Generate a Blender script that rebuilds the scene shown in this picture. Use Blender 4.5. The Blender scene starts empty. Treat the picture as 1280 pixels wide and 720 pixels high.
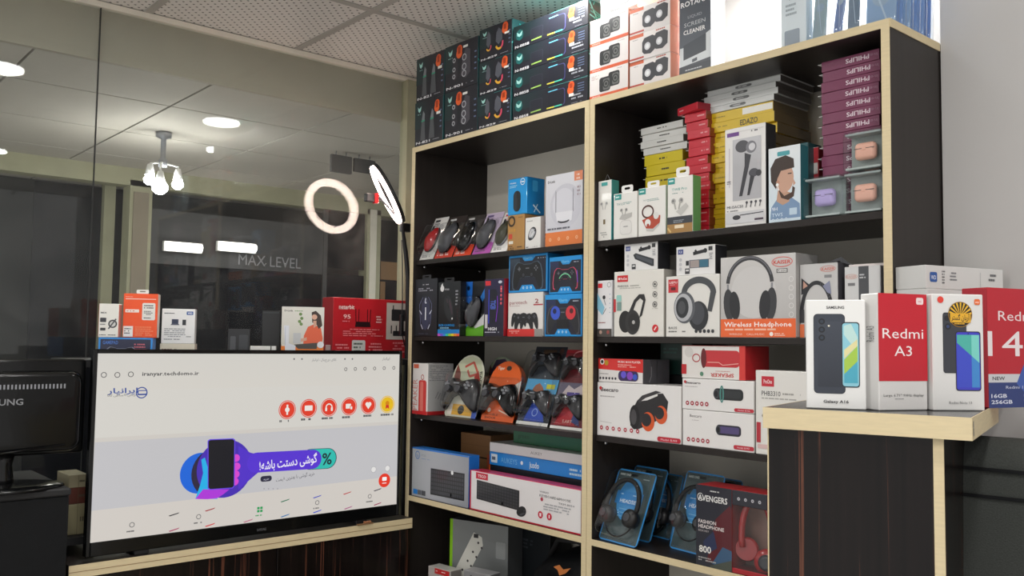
import bpy, bmesh, math, random
from mathutils import Vector, Matrix
random.seed(7)
SC = bpy.context.scene
COL = SC.collection
PI = math.pi

# ------------------------------------------------------------------ camera, world, exposure, lamps
FPX = 1120.0
YAW, PITCH, ROLL = 0.857518537, 0.0619336358, 0.013283909
CAM = Vector((2.633, -1.8, 1.5))
_f = Vector((-math.sin(YAW)*math.cos(PITCH), math.cos(YAW)*math.cos(PITCH), math.sin(PITCH)))
_r = Vector((math.cos(YAW), math.sin(YAW), 0)); _u = _r.cross(_f)
CR = _r*math.cos(ROLL) + _u*math.sin(ROLL); CU = _u*math.cos(ROLL) - _r*math.sin(ROLL); CF = _f
cd = bpy.data.cameras.new('camera'); cam = bpy.data.objects.new('camera', cd); COL.objects.link(cam)
cd.sensor_width = 36; cd.lens = FPX/1280*36; cd.clip_start = .05; cd.clip_end = 60
cam.matrix_world = Matrix(((CR.x, CU.x, -CF.x, CAM.x), (CR.y, CU.y, -CF.y, CAM.y), (CR.z, CU.z, -CF.z, CAM.z), (0, 0, 0, 1)))
SC.camera = cam
SC.view_settings.view_transform = 'Standard'; SC.view_settings.look = 'None'
SC.view_settings.gamma = 1; SC.view_settings.use_curve_mapping = False
SC.view_settings.exposure = 0.0
wd = bpy.data.worlds.new('world'); SC.world = wd; wd.use_nodes = True
wd.node_tree.nodes['Background'].inputs[0].default_value = (1, .985, .965, 1); wd.node_tree.nodes['Background'].inputs[1].default_value = .85
CEIL = 2.59
LAMPS = [(.78, -.05), (.54, -1.06), (1.40, .22), (2.35, -.75), (1.75, -1.75), (3.2, -1.6), (2.9, -2.6)]  # last four are unseen lamps, added as fill for the room
LAMP_W = [2.5, 5, 7, 5, 6, 6, 6]

def lamp_light(x, y, z, w, size=.17, col=(1, .97, .93)):
    l = bpy.data.lights.new('lamp_light', 'AREA'); l.shape = 'DISK'; l.size = size; l.energy = w; l.color = col
    o = bpy.data.objects.new('lamp_light', l); COL.objects.link(o); o.location = (x, y, z); return o
for (lx, ly), lw in zip(LAMPS, LAMP_W): lamp_light(lx, ly, CEIL-.034, lw)

# ------------------------------------------------------------------ photo geometry helpers (plane intersections)
def ray(px, py): return CR*((px-640)/FPX) - CU*((py-360)/FPX) + CF
def onX(px, py, X): r = ray(px, py); return CAM + r*((X-CAM.x)/r.x)
def onY(px, py, Y): r = ray(px, py); return CAM + r*((Y-CAM.y)/r.y)
def onZ(px, py, Z): r = ray(px, py); return CAM + r*((Z-CAM.z)/r.z)
def solve_px(px, p0, dirv):      # t so that p0+t*dirv lies on image column px
    k = CR*FPX - CF*(px-640); return -k.dot(p0-CAM)/k.dot(dirv)
def solve_py(py, p0, dirv):
    k = CU*FPX + CF*(py-360); return -k.dot(p0-CAM)/k.dot(dirv)
def Xat(px, Y, z): return solve_px(px, Vector((0, Y, z)), Vector((1, 0, 0)))
def Yat(px, X, z): return solve_px(px, Vector((X, 0, z)), Vector((0, 1, 0)))
def Zat(py, X, Y): return solve_py(py, Vector((X, Y, 0)), Vector((0, 0, 1)))

# ------------------------------------------------------------------ materials
def lin(c):
    c /= 255
    return c/12.92 if c <= .04045 else ((c+.055)/1.055)**2.4
_hx = {}
def H(s):
    if not isinstance(s, str): return s
    if s not in _hx: _hx[s] = (lin(int(s[0:2], 16)), lin(int(s[2:4], 16)), lin(int(s[4:6], 16)), 1)
    return _hx[s]
MATS = {}
def nodes(name):
    m = bpy.data.materials.new(name); m.use_nodes = True; nt = m.node_tree
    MATS[name] = m
    return m, nt, nt.nodes['Principled BSDF'], nt.nodes.new, nt.links.new
def mat(name, col, rough=.5, metal=0, coat=0, noise=0, scale=30, bump=0, emit=0, spec=.5, stretch=None):
    if name in MATS: return MATS[name]
    m, nt, b, N, L = nodes(name)
    col = H(col)
    b.inputs['Base Color'].default_value = col; b.inputs['Roughness'].default_value = rough; b.inputs['Metallic'].default_value = metal
    b.inputs['Coat Weight'].default_value = coat; b.inputs['Specular IOR Level'].default_value = spec
    if emit: b.inputs['Emission Color'].default_value = col; b.inputs['Emission Strength'].default_value = emit
    if noise or bump:
        tc = N('ShaderNodeTexCoord'); nz = N('ShaderNodeTexNoise'); nz.inputs['Scale'].default_value = scale; nz.inputs['Detail'].default_value = 4
        if stretch:
            mp = N('ShaderNodeMapping'); mp.inputs['Scale'].default_value = stretch; L(tc.outputs['Object'], mp.inputs[0]); L(mp.outputs[0], nz.inputs['Vector'])
        else: L(tc.outputs['Object'], nz.inputs['Vector'])
        if noise:
            mx = N('ShaderNodeMix'); mx.data_type = 'RGBA'; mx.inputs[6].default_value = tuple(c*(1-noise) for c in col[:3])+(1,); mx.inputs[7].default_value = tuple(min(1, c*(1+noise)) for c in col[:3])+(1,)
            L(nz.outputs['Fac'], mx.inputs[0]); L(mx.outputs[2], b.inputs['Base Color'])
        if bump:
            bp = N('ShaderNodeBump'); bp.inputs['Strength'].default_value = bump; bp.inputs['Distance'].default_value = .002; L(nz.outputs['Fac'], bp.inputs['Height']); L(bp.outputs[0], b.inputs['Normal'])
    return m
def attr_mat(name, rough, coat=0, emit=0, spec=.5):
    m, nt, b, N, L = nodes(name)
    a = N('ShaderNodeVertexColor'); a.layer_name = 'Col'
    if emit:
        b.inputs['Base Color'].default_value = (.01, .01, .01, 1); L(a.outputs[0], b.inputs['Emission Color']); b.inputs['Emission Strength'].default_value = emit
    else: L(a.outputs[0], b.inputs['Base Color'])
    b.inputs['Roughness'].default_value = rough; b.inputs['Coat Weight'].default_value = coat; b.inputs['Specular IOR Level'].default_value = spec
    return m
attr_mat('print', .38, coat=.15); attr_mat('print_matte', .6); attr_mat('screen', .3, emit=.88)
def clear_mat(name, base, gain, power, tint=(1, 1, 1, 1), dust=0, rough=.02):
    m, nt, b, N, L = nodes(name); nt.nodes.remove(b); out = nt.nodes['Material Output']
    t = N('ShaderNodeBsdfTransparent'); t.inputs[0].default_value = tint
    g = N('ShaderNodeBsdfGlossy'); g.inputs['Roughness'].default_value = rough
    lw = N('ShaderNodeLayerWeight'); p = N('ShaderNodeMath'); p.operation = 'POWER'; p.inputs[1].default_value = power; L(lw.outputs['Facing'], p.inputs[0])
    ma = N('ShaderNodeMath'); ma.operation = 'MULTIPLY_ADD'; ma.inputs[1].default_value = gain; ma.inputs[2].default_value = base; L(p.outputs[0], ma.inputs[0])
    mx = N('ShaderNodeMixShader'); L(ma.outputs[0], mx.inputs[0]); L(t.outputs[0], mx.inputs[1]); L(g.outputs[0], mx.inputs[2])
    last = mx
    if dust:
        d = N('ShaderNodeBsdfDiffuse'); d.inputs[0].default_value = (.8, .79, .76, 1)
        tc = N('ShaderNodeTexCoord'); nz = N('ShaderNodeTexNoise'); nz.inputs['Scale'].default_value = 5; nz.inputs['Detail'].default_value = 8; nz.inputs['Distortion'].default_value = 1.5; L(tc.outputs['Object'], nz.inputs['Vector'])
        mr = N('ShaderNodeMapRange'); mr.inputs[1].default_value = .35; mr.inputs[2].default_value = .8; mr.inputs[3].default_value = dust*.5; mr.inputs[4].default_value = dust*2; L(nz.outputs['Fac'], mr.inputs[0])
        m2 = N('ShaderNodeMixShader'); L(mr.outputs[0], m2.inputs[0]); L(mx.outputs[0], m2.inputs[1]); L(d.outputs[0], m2.inputs[2]); last = m2
    L(last.outputs[0], out.inputs[0]); return m
clear_mat('pane_glass', .022, .34, 3, (.93, .95, .94, 1), dust=.012, rough=.0)
clear_mat('blister', .02, .4, 2.6, (.97, .975, .98, 1), rough=.05)
clear_mat('acrylic', .03, .45, 2.2, (.95, .975, .975, 1), rough=.04)
clear_mat('pouch_film', .08, .5, 2, (.9, .94, .98, 1), rough=.12)

mat('edge_wood', 'dccba4', .55, noise=.12, scale=9, stretch=(3, 3, 30))
mat('wall_paint', 'c4c2c0', .85, noise=.05, scale=3, bump=.05)
mat('back_board', 'e6e0d3', .8, noise=.06, scale=6)
mat('black_plastic', '1d1d20', .4); mat('gloss_black', '0a0b0c', .2, coat=.1, spec=.3); mat('soft_black', '1c1c1e', .65)
mat('dark_grey', '3c3d42', .45); mat('chrome', 'c9c9cc', .2, 1); mat('grid_metal', 'a9a59e', .5); mat('white_trim', 'e4ded0', .5, noise=.08, scale=20)
mat('frame_beige', 'a9a78c', .6, noise=.15, scale=12); mat('dust_wall', '4a4a4c', .8, noise=.1, scale=4)
mat('floor_tile', 'bdb9b2', .4, noise=.1, scale=5); mat('dark_navy', '0b0d15', .55, spec=.12); mat('lamp_glow', 'ffffff', .5, emit=40); mat('tube_glow', 'fff6ee', .5, emit=9)
mat('ring_glow', 'ffe6d8', .5, emit=32); mat('white_plastic', 'e8e8e6', .4); mat('kraft', '8a6a4a', .8, noise=.1, scale=60)
mat('silver', '9a9ca2', .35, .6); mat('red_gloss', 'a51f22', .25, coat=.5); mat('olive', '3a3a2a', .4); mat('mesh_fabric', '3d403d', .95, noise=.5, scale=400, bump=.6)
mat('column_board', '8d8272', .7, noise=.12, scale=8)
mat('bulkhead', 'b3ab9d', .7, noise=.15, scale=3); mat('plain_tile', 'c0bbb2', .85, noise=.04, scale=6)
mat('bag_cloth', '0b0d10', .6, spec=.25, noise=.3, scale=40, bump=.5)
def ebony():
    m, nt, b, N, L = nodes('ebony')
    tc = N('ShaderNodeTexCoord'); mp = N('ShaderNodeMapping'); mp.inputs['Scale'].default_value = (60, 60, .8); L(tc.outputs['Object'], mp.inputs[0])
    nz = N('ShaderNodeTexNoise'); nz.inputs['Scale'].default_value = 1; nz.inputs['Detail'].default_value = 5; nz.inputs['Roughness'].default_value = .62; L(mp.outputs[0], nz.inputs['Vector'])
    cr = N('ShaderNodeValToRGB'); e = cr.color_ramp.elements; e[0].position = .3; e[0].color = H('080606'); e[1].position = .58; e[1].color = H('181110')
    x = cr.color_ramp.elements.new(.66); x.color = H('6a4030'); x = cr.color_ramp.elements.new(.72); x.color = H('1b1210')
    L(nz.outputs['Fac'], cr.inputs[0]); L(cr.outputs[0], b.inputs['Base Color']); b.inputs['Roughness'].default_value = .24; b.inputs['Specular IOR Level'].default_value = .3
ebony()
mat('dark_laminate', '2b2624', .38, noise=.3, scale=1, stretch=(60, 60, 1.2), spec=.3)
def tile_mat():
    m, nt, b, N, L = nodes('ceiling_tile')
    tc = N('ShaderNodeTexCoord'); mp = N('ShaderNodeMapping'); mp.inputs['Rotation'].default_value = (0, 0, PI/4); mp.inputs['Scale'].default_value = (42, 42, 0); L(tc.outputs['Object'], mp.inputs[0])
    v = N('ShaderNodeTexVoronoi'); v.inputs['Randomness'].default_value = 0; v.inputs['Scale'].default_value = 1; L(mp.outputs[0], v.inputs['Vector'])
    cr = N('ShaderNodeValToRGB'); e = cr.color_ramp.elements; e[0].position = .13; e[0].color = (.08, .075, .07, 1); e[1].position = .19; e[1].color = H('dcd8d2')
    L(v.outputs['Distance'], cr.inputs[0]); L(cr.outputs[0], b.inputs['Base Color']); b.inputs['Roughness'].default_value = .85
tile_mat()

# ------------------------------------------------------------------ mesh builder
class MB:
    def __init__(s): s.v = []; s.f = []; s.c = []; s.sm = []
    def add(s, vs, fs, c=None, smooth=False):
        n = len(s.v); s.v += [tuple(v) for v in vs]; s.f += [tuple(i+n for i in f) for f in fs]
        s.c += [c]*len(fs); s.sm += [smooth]*len(fs); return s
    def box(s, x0, x1, y0, y1, z0, z1, c=None, bev=0):
        if bev: return s.bbox(x0, x1, y0, y1, z0, z1, c, bev)
        vs = [(x, y, z) for z in (z0, z1) for y in (y0, y1) for x in (x0, x1)]
        return s.add(vs, [(0, 2, 3, 1), (4, 5, 7, 6), (0, 1, 5, 4), (2, 6, 7, 3), (0, 4, 6, 2), (1, 3, 7, 5)], c)
    def bbox(s, x0, x1, y0, y1, z0, z1, c, bev, seg=1):
        bm = bmesh.new(); bmesh.ops.create_cube(bm, size=1)
        for v in bm.verts: v.co = Vector(((x0+x1)/2+v.co.x*(x1-x0), (y0+y1)/2+v.co.y*(y1-y0), (z0+z1)/2+v.co.z*(z1-z0)))
        bmesh.ops.bevel(bm, geom=bm.edges[:], offset=bev, segments=seg, affect='EDGES', profile=.5)
        bm.verts.index_update(); n = len(s.v); s.v += [tuple(v.co) for v in bm.verts]
        for f in bm.faces:
            f.normal_update(); nn = f.normal
            if isinstance(c, dict):
                ax = max(range(3), key=lambda i: abs(nn[i])); key = ('r' if nn.x > 0 else 'l', 'b' if nn.y > 0 else 'f', 't' if nn.z > 0 else 'd')[ax]
                cc = c.get(key, c.get('l' if key == 'r' else 'r' if key == 'l' else 'f', c['f']))
            else: cc = c
            s.f.append(tuple(v.index+n for v in f.verts)); s.c.append(cc); s.sm.append(seg > 1)
        bm.free(); return s
    def tube(s, pts, r, n=8, c=None, close=False):
        pts = [Vector(p) for p in pts]; N_ = len(pts); rings = []; base = len(s.v); up = None
        for i, p in enumerate(pts):
            a = pts[(i-1) % N_] if (i or close) else p; b = pts[(i+1) % N_] if (i < N_-1 or close) else p
            d = (b-a).normalized()
            if up is None: up = d.orthogonal().normalized()
            up = (up-d*up.dot(d)).normalized(); w = d.cross(up)
            rr = r[i] if isinstance(r, (list, tuple)) else r
            for k in range(n):
                t = 2*PI*k/n; s.v.append(tuple(p+up*math.cos(t)*rr+w*math.sin(t)*rr))
        m = N_ if close else N_-1
        for i in range(m):
            for k in range(n):
                j = (i+1) % N_; s.f.append((base+i*n+k, base+i*n+(k+1) % n, base+j*n+(k+1) % n, base+j*n+k)); s.c.append(c); s.sm.append(True)
        if not close:
            s.f.append(tuple(base+k for k in range(n))[::-1]); s.f.append(tuple(base+(N_-1)*n+k for k in range(n))); s.c += [c, c]; s.sm += [False, False]
        return s
    def lathe(s, prof, o=(0, 0, 0), axis='z', n=20, c=None, smooth=True):
        base = len(s.v); o = Vector(o)
        for r, h in prof:
            for k in range(n):
                t = 2*PI*k/n; a, b = r*math.cos(t), r*math.sin(t)
                s.v.append(tuple(o+(Vector((a, b, h)) if axis == 'z' else Vector((a, h, b)) if axis == 'y' else Vector((h, a, b)))))
        for i in range(len(prof)-1):
            for k in range(n): s.f.append((base+i*n+k, base+i*n+(k+1) % n, base+(i+1)*n+(k+1) % n, base+(i+1)*n+k)); s.c.append(c); s.sm.append(smooth)
        s.f.append(tuple(base+k for k in range(n))[::-1]); s.f.append(tuple(base+(len(prof)-1)*n+k for k in range(n))); s.c += [c, c]; s.sm += [False, False]
        return s
    def prism(s, pts, y0, y1, c=None):     # outline in xz, extruded along y
        n = len(pts); vs = [(x, y0, z) for x, z in pts]+[(x, y1, z) for x, z in pts]
        s.add(vs, [tuple(range(n)), tuple(range(2*n-1, n-1, -1))]+[(i, i+n, (i+1) % n+n, (i+1) % n) for i in range(n)], c); return s
    def dome(s, pts, y0, h, c=None, k=5, flat=.0, ctr=None, hump=None):   # outline in xz swelling towards -y
        n = len(pts); cx = sum(p[0] for p in pts)/n if ctr is None else ctr[0]; cz = sum(p[1] for p in pts)/n if ctr is None else ctr[1]
        base = len(s.v)
        for i in range(k+1):
            t = PI/2*i/k; q = flat+(1-flat)*math.cos(t) if i < k else flat+.001; d = h*math.sin(t)
            for x, z in pts:
                X, Z = cx+(x-cx)*q, cz+(z-cz)*q; s.v.append((X, y0-d*(hump(X, Z) if hump else 1), Z))
        for i in range(k):
            for j in range(n): s.f.append((base+i*n+j, base+i*n+(j+1) % n, base+(i+1)*n+(j+1) % n, base+(i+1)*n+j)); s.c.append(c); s.sm.append(True)
        s.f.append(tuple(base+k*n+j for j in range(n))); s.c.append(c); s.sm.append(True)
        s.f.append(tuple(base+j for j in range(n))[::-1]); s.c.append(c); s.sm.append(False)
        return s
    def mesh(s, name, material):
        me = bpy.data.meshes.new(name); me.from_pydata(s.v, [], s.f)
        if any(c is not None for c in s.c):
            at = me.color_attributes.new('Col', 'FLOAT_COLOR', 'CORNER'); buf = []
            for f, c in zip(s.f, s.c):
                if c and isinstance(c, list): 
                    for x in c: buf += H(x)
                else: buf += H(c or 'cccccc')*len(f)
            at.data.foreach_set('color', buf)
        me.polygons.foreach_set('use_smooth', s.sm)
        me.materials.append(MATS[material]); me.update(); return me
    def build(s, name, material, parent=None, loc=None, rot=None):
        return link(name, s.mesh(name, material), parent, loc, rot)
def link(name, data, parent=None, loc=None, rot=None):
    o = bpy.data.objects.new(name, data); COL.objects.link(o)
    if parent: o.parent = parent
    if loc is not None: o.location = loc
    if rot is not None: o.rotation_euler = rot
    return o
def tag(o, label, cat, group=None, kind=None):
    o['label'] = label; o['category'] = cat
    if group: o['group'] = group
    if kind: o['kind'] = kind
    return o
def struct(o, label=None):
    o['kind'] = 'structure'
    if label: o['label'] = label
    return o
def empty(name, loc, rz=0, rx=0):
    e = link(name, None, None, loc, (rx, 0, rz)); e.empty_display_size = .05; return e
def copy_tree(o, parent=None):
    c = o.copy(); COL.objects.link(c); c.parent = parent
    for ch in o.children: copy_tree(ch, c)
    return c
def ell(cx, cz, rx, rz, n=24, p=2.0):
    out = []
    for k in range(n):
        t = 2*PI*k/n; a, b = math.cos(t), math.sin(t)
        out.append((cx+rx*math.copysign(abs(a)**(2/p), a), cz+rz*math.copysign(abs(b)**(2/p), b)))
    return out
def rrect(x0, x1, z0, z1, r, n=4):
    out = []
    for cx, cz, a0 in ((x1-r, z1-r, 0), (x0+r, z1-r, PI/2), (x0+r, z0+r, PI), (x1-r, z0+r, 1.5*PI)):
        for k in range(n+1): t = a0+PI/2*k/n; out.append((cx+r*math.cos(t), cz+r*math.sin(t)))
    return out

# ------------------------------------------------------------------ lettering
_tc = {}
def glyphs(s, bold):
    k = (s, bold)
    if k not in _tc:
        c = bpy.data.curves.new('lettering', 'FONT'); c.body = s; c.resolution_u = 2 if len(s) < 12 else 1; c.offset = .018*bold; c.fill_mode = 'FRONT'
        o = bpy.data.objects.new('lettering', c); m = o.to_mesh()
        vs = [(v.co.x, v.co.y) for v in m.vertices]; fs = [tuple(p.vertices) for p in m.polygons]
        o.to_mesh_clear(); bpy.data.objects.remove(o); bpy.data.curves.remove(c)
        if not vs: vs = [(0, 0)]
        x0 = min(v[0] for v in vs); x1 = max(v[0] for v in vs)
        _tc[k] = ([(x-x0, y) for x, y in vs], fs, max(x1-x0, .01))
    return _tc[k]
_FA = {'ا': ('FE8D', 'FE8E', None, None), 'ب': ('FE8F', 'FE90', 'FE91', 'FE92'), 'پ': ('FB56', 'FB57', 'FB58', 'FB59'), 'ت': ('FE95', 'FE96', 'FE97', 'FE98'), 'خ': ('FEA5', 'FEA6', 'FEA7', 'FEA8'),
       'د': ('FEA9', 'FEAA', None, None), 'ر': ('FEAD', 'FEAE', None, None), 'ز': ('FEAF', 'FEB0', None, None), 'س': ('FEB1', 'FEB2', 'FEB3', 'FEB4'), 'ش': ('FEB5', 'FEB6', 'FEB7', 'FEB8'),
       'ط': ('FEC1', 'FEC2', 'FEC3', 'FEC4'), 'ف': ('FED1', 'FED2', 'FED3', 'FED4'), 'ق': ('FED5', 'FED6', 'FED7', 'FED8'), 'ک': ('FB8E', 'FB8F', 'FB90', 'FB91'), 'گ': ('FB92', 'FB93', 'FB94', 'FB95'),
       'ل': ('FEDD', 'FEDE', 'FEDF', 'FEE0'), 'م': ('FEE1', 'FEE2', 'FEE3', 'FEE4'), 'ن': ('FEE5', 'FEE6', 'FEE7', 'FEE8'), 'و': ('FEED', 'FEEE', None, None), 'ه': ('FEE9', 'FEEA', 'FEEB', 'FEEC'), 'ی': ('FBFC', 'FBFD', 'FBFE', 'FBFF'), 'آ': ('FE81', 'FE82', None, None)}
def fa(s):
    out = []
    for i, ch in enumerate(s):
        if ch not in _FA: out.append(ch); continue
        pv = i and s[i-1] in _FA and _FA[s[i-1]][2] is not None; nx = i < len(s)-1 and s[i+1] in _FA and _FA[ch][2] is not None
        out.append(chr(int(_FA[ch][3 if pv and nx else 1 if pv else 2 if nx else 0], 16)))
    return ''.join(reversed(out))

# ------------------------------------------------------------------ flat print on a face: u to the right, v downwards, both 0..1
class Art:
    STEP = .00004
    def __init__(s, w, h, eps=.0004): s.w = w; s.h = h; s.m = MB(); s.k = 0; s.e = eps
    def P(s, u, v): return (-s.w/2+u*s.w, -s.e-s.k*s.STEP, s.h-v*s.h)
    def poly(s, pts, c): s.k += 1; s.m.add([s.P(*p) for p in pts], [tuple(range(len(pts)))], c); return s
    def rect(s, u0, v0, u1, v1, c): return s.poly([(u0, v1), (u1, v1), (u1, v0), (u0, v0)], c)
    def grad(s, u0, v0, u1, v1, c0, c1, horiz=False):
        s.k += 1; cs = [c0, c1, c1, c0] if horiz else [c1, c1, c0, c0]
        s.m.add([s.P(*p) for p in ((u0, v1), (u1, v1), (u1, v0), (u0, v0))], [(0, 1, 2, 3)], cs); return s
    def circ(s, u, v, r, c, n=18, ry=None):
        ry = r if ry is None else ry; a = s.w/s.h
        return s.poly([(u+r*math.cos(2*PI*k/n), v+ry*a*math.sin(2*PI*k/n)) for k in range(n)][::-1], c)
    def arc(s, u, v, r, t, c, a0=0, a1=360, n=24, ry=None):
        ry = r if ry is None else ry; a = s.w/s.h; s.k += 1; vs = []
        for k in range(n+1):
            q = math.radians(a0+(a1-a0)*k/n); co, si = math.cos(q), -math.sin(q)
            vs += [s.P(u+(r-t/2)*co, v+(ry-t/2)*a*si), s.P(u+(r+t/2)*co, v+(ry+t/2)*a*si)]
        s.m.add(vs, [(2*k, 2*k+1, 2*k+3, 2*k+2) for k in range(n)], c); return s
    def line(s, pts, t, c):
        s.k += 1
        for (u0, v0), (u1, v1) in zip(pts, pts[1:]):
            a = Vector(((u1-u0)*s.w, (v1-v0)*s.h)); L = a.length or 1; nx, ny = -a.y/L*t/2, a.x/L*t/2*s.w/s.h
            s.m.add([s.P(u0+nx, v0+ny), s.P(u1+nx, v1+ny), s.P(u1-nx, v1-ny), s.P(u0-nx, v0-ny)], [(0, 1, 2, 3)], c)
        return s
    def rr(s, u0, v0, u1, v1, r, c):
        a = s.w/s.h; pts = [(x, z) for x, z in rrect(u0*s.w, u1*s.w, -v1*s.h, -v0*s.h, r*s.w)]
        return s.poly([(x/s.w, -z/s.h) for x, z in pts], c)
    def t(s, txt, u, v, hgt, c, al='l', b=0, fit=None, rot=0):
        g, fs, W = glyphs(txt, b); sy = hgt*s.h/.73; sx = sy if fit is None else fit*s.w/W; wd_ = W*sx
        ox = 0 if al == 'l' else -wd_/2 if al == 'c' else -wd_; ca, sa = math.cos(math.radians(rot)), math.sin(math.radians(rot)); s.k += 1; vs = []
        for x, y in g:
            X = ox+x*sx; Y = (y-.365)*sy; X, Y = X*ca-Y*sa, X*sa+Y*ca
            vs.append(s.P(u+X/s.w, v-Y/s.h))
        s.m.add(vs, fs, c); return s
    def micro(s, u, v, w, rows, dv, c, t=.5, gap=.25):
        s.k += 1
        for r in range(rows):
            x = u; end = u+w*random.uniform(.7, 1)
            while x < end:
                L = min(random.uniform(.04, .14)*w*1.3, end-x)
                if random.random() > gap*.5: s.m.add([s.P(x, v+r*dv+dv*t/2), s.P(x+L, v+r*dv+dv*t/2), s.P(x+L, v+r*dv-dv*t/2), s.P(x, v+r*dv-dv*t/2)], [(0, 1, 2, 3)], c)
                x += L+.02*w
        return s
    # ---- little pictures
    def headphone(s, u, v, r, c, pad='202024', tilt=0, hi='5a5c64'):
        a = s.w/s.h
        s.arc(u, v, r, r*.17, c, 5, 175, ry=r*1.05); s.arc(u, v, r*1.02, r*.05, hi, 20, 160, ry=r*1.08)
        for sg in (-1, 1):
            s.line([(u+sg*r, v-.02), (u+sg*r*.98, v+r*a*.3)], r*.09, '8a8a90')
            s.poly([(u+sg*(r*1.0+r*.28*math.cos(q)*.9-r*.05), v+r*a*(.75+.62*math.sin(q)+.1*math.cos(q)*-1)) for q in [2*PI*k/18 for k in range(18)]], c)
            s.poly([(u+sg*(r*.68+r*.25*math.cos(q)), v+r*a*(.78+.55*math.sin(q)-.1*math.cos(q))) for q in [2*PI*k/18 for k in range(18)]], pad)
        return s
    def gamepad(s, u, v, r, c, glow=None, btn='6a6c74'):
        a = s.w/s.h; out = [(x, -z) for x, z in PAD]
        if glow: s.poly([(u+x*r*1.07, v+z*r*a*1.07) for x, z in out], glow)
        s.poly([(u+x*r, v+z*r*a) for x, z in out], c)
        for x, z in ((-.28, .02), (.28, .02)): s.circ(u+x*r, v+(z+.1)*r*a, r*.13, '0b0b0e'); s.circ(u+x*r, v+(z+.1)*r*a, r*.08, '3a3b42')
        for dx, dz in ((0, .09), (0, -.09), (.09, 0), (-.09, 0)): s.circ(u+(.58+dx)*r, v+(-.16+dz)*r*a, r*.045, btn, 8)
        s.rect(u-.66*r, v-.19*r*a, u-.46*r, v-.13*r*a, btn); s.rect(u-.59*r, v-.26*r*a, u-.53*r, v-.06*r*a, btn); s.rect(u-.12*r, v-.2*r*a, u+.12*r, v-.15*r*a, btn)
        return s
    def mouse(s, u, v, r, c, tilt=0, hi='6a6c72', el=1.7):
        a = s.w/s.h; q = math.radians(tilt); ca, sa = math.cos(q), math.sin(q)
        def tr(x, y): return (u+(x*ca-y*sa)*r, v+(x*sa+y*ca)*r*a)
        s.poly([tr(math.cos(t)*(1-.12*math.sin(t)), math.sin(t)*el) for t in [2*PI*k/20 for k in range(20)]], c)
        s.poly([tr(.5+math.cos(t)*.2, -.1+math.sin(t)*el*.6) for t in [2*PI*k/14 for k in range(14)]], hi)
        s.line([tr(0, -el*.95), tr(0, -.1)], r*.1, '050506'); s.line([tr(0, -el*.8), tr(0, -el*.45)], r*.22, hi)
        return s
    def speaker(s, u, v, w_, h_, c, ac=None):
        s.rr(u-w_/2, v-h_/2, u+w_/2, v+h_/2, min(w_, h_*s.h/s.w)*.35, c); s.rr(u-w_*.36, v-h_*.34, u+w_*.42, v+h_*.3, w_*.05, ac or '2b2c31')
        s.circ(u-w_*.42, v, w_*.1, '3c3e44', ry=h_*s.h/s.w*.42); s.circ(u-w_*.42, v, w_*.06, '101114', ry=h_*s.h/s.w*.28); return s
    def keys(s, u0, v0, u1, v1, sh, c='26272b', k='45474d'):   # keyboard: slanted quad with key rows
        def q(x, y): return (u0+(u1-u0)*x, v0+(v1-v0)*y+sh*x)
        s.poly([q(0, 1), q(1, 1), q(1, 0), q(0, 0)], c); s.k += 1
        for r in range(6):
            for j in range(15):
                if r == 5 and 3 < j < 9 and j != 4: continue
                x0, x1 = .02+j*.064, .02+j*.064+(.05 if not (r == 5 and j == 4) else .36); y0 = .06+r*.153
                s.m.add([s.P(*q(x0, y0+.11)), s.P(*q(min(x1, .98), y0+.11)), s.P(*q(min(x1, .98), y0)), s.P(*q(x0, y0))], [(0, 1, 2, 3)], k)
        return s
    def phone(s, u0, v0, u1, v1, back=True, c='23252e', rows=3):
        s.rr(u0, v0, u1, v1, (u1-u0)*.12, c); return s
    def icons(s, u, v, du, n, r, c, ic='ffffff'):
        for i in range(n): s.circ(u+i*du, v, r, c, 12); s.rect(u+i*du-r*.4, v-r*.3*s.w/s.h, u+i*du+r*.4, v+r*.3*s.w/s.h, ic)
        return s
    def done(s, parent, name='front_print', face='front', dims=None, material='print'):
        o = s.m.build(name, material, parent)
        if face == 'right': o.location = (dims[0]/2, dims[2]/2, 0); o.rotation_euler = (0, 0, PI/2)
        elif face == 'left': o.location = (-dims[0]/2, dims[2]/2, 0); o.rotation_euler = (0, 0, -PI/2)
        elif face == 'top': o.location = (0, 0, dims[1]); o.rotation_euler = (-PI/2, 0, 0)
        return o
# gamepad outline, unit half-width, x right, z up
PAD = [(-.42, .42), (-.66, .45), (-.85, .3), (-.95, .0), (-1.0, -.4), (-.97, -.7), (-.84, -.78), (-.7, -.62), (-.52, -.28), (-.3, -.2), (0, -.2), (.3, -.2), (.52, -.28), (.7, -.62), (.84, -.78), (.97, -.7), (1.0, -.4), (.95, .0), (.85, .3), (.66, .45), (.42, .42), (.25, .35), (-.25, .35)]

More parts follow.
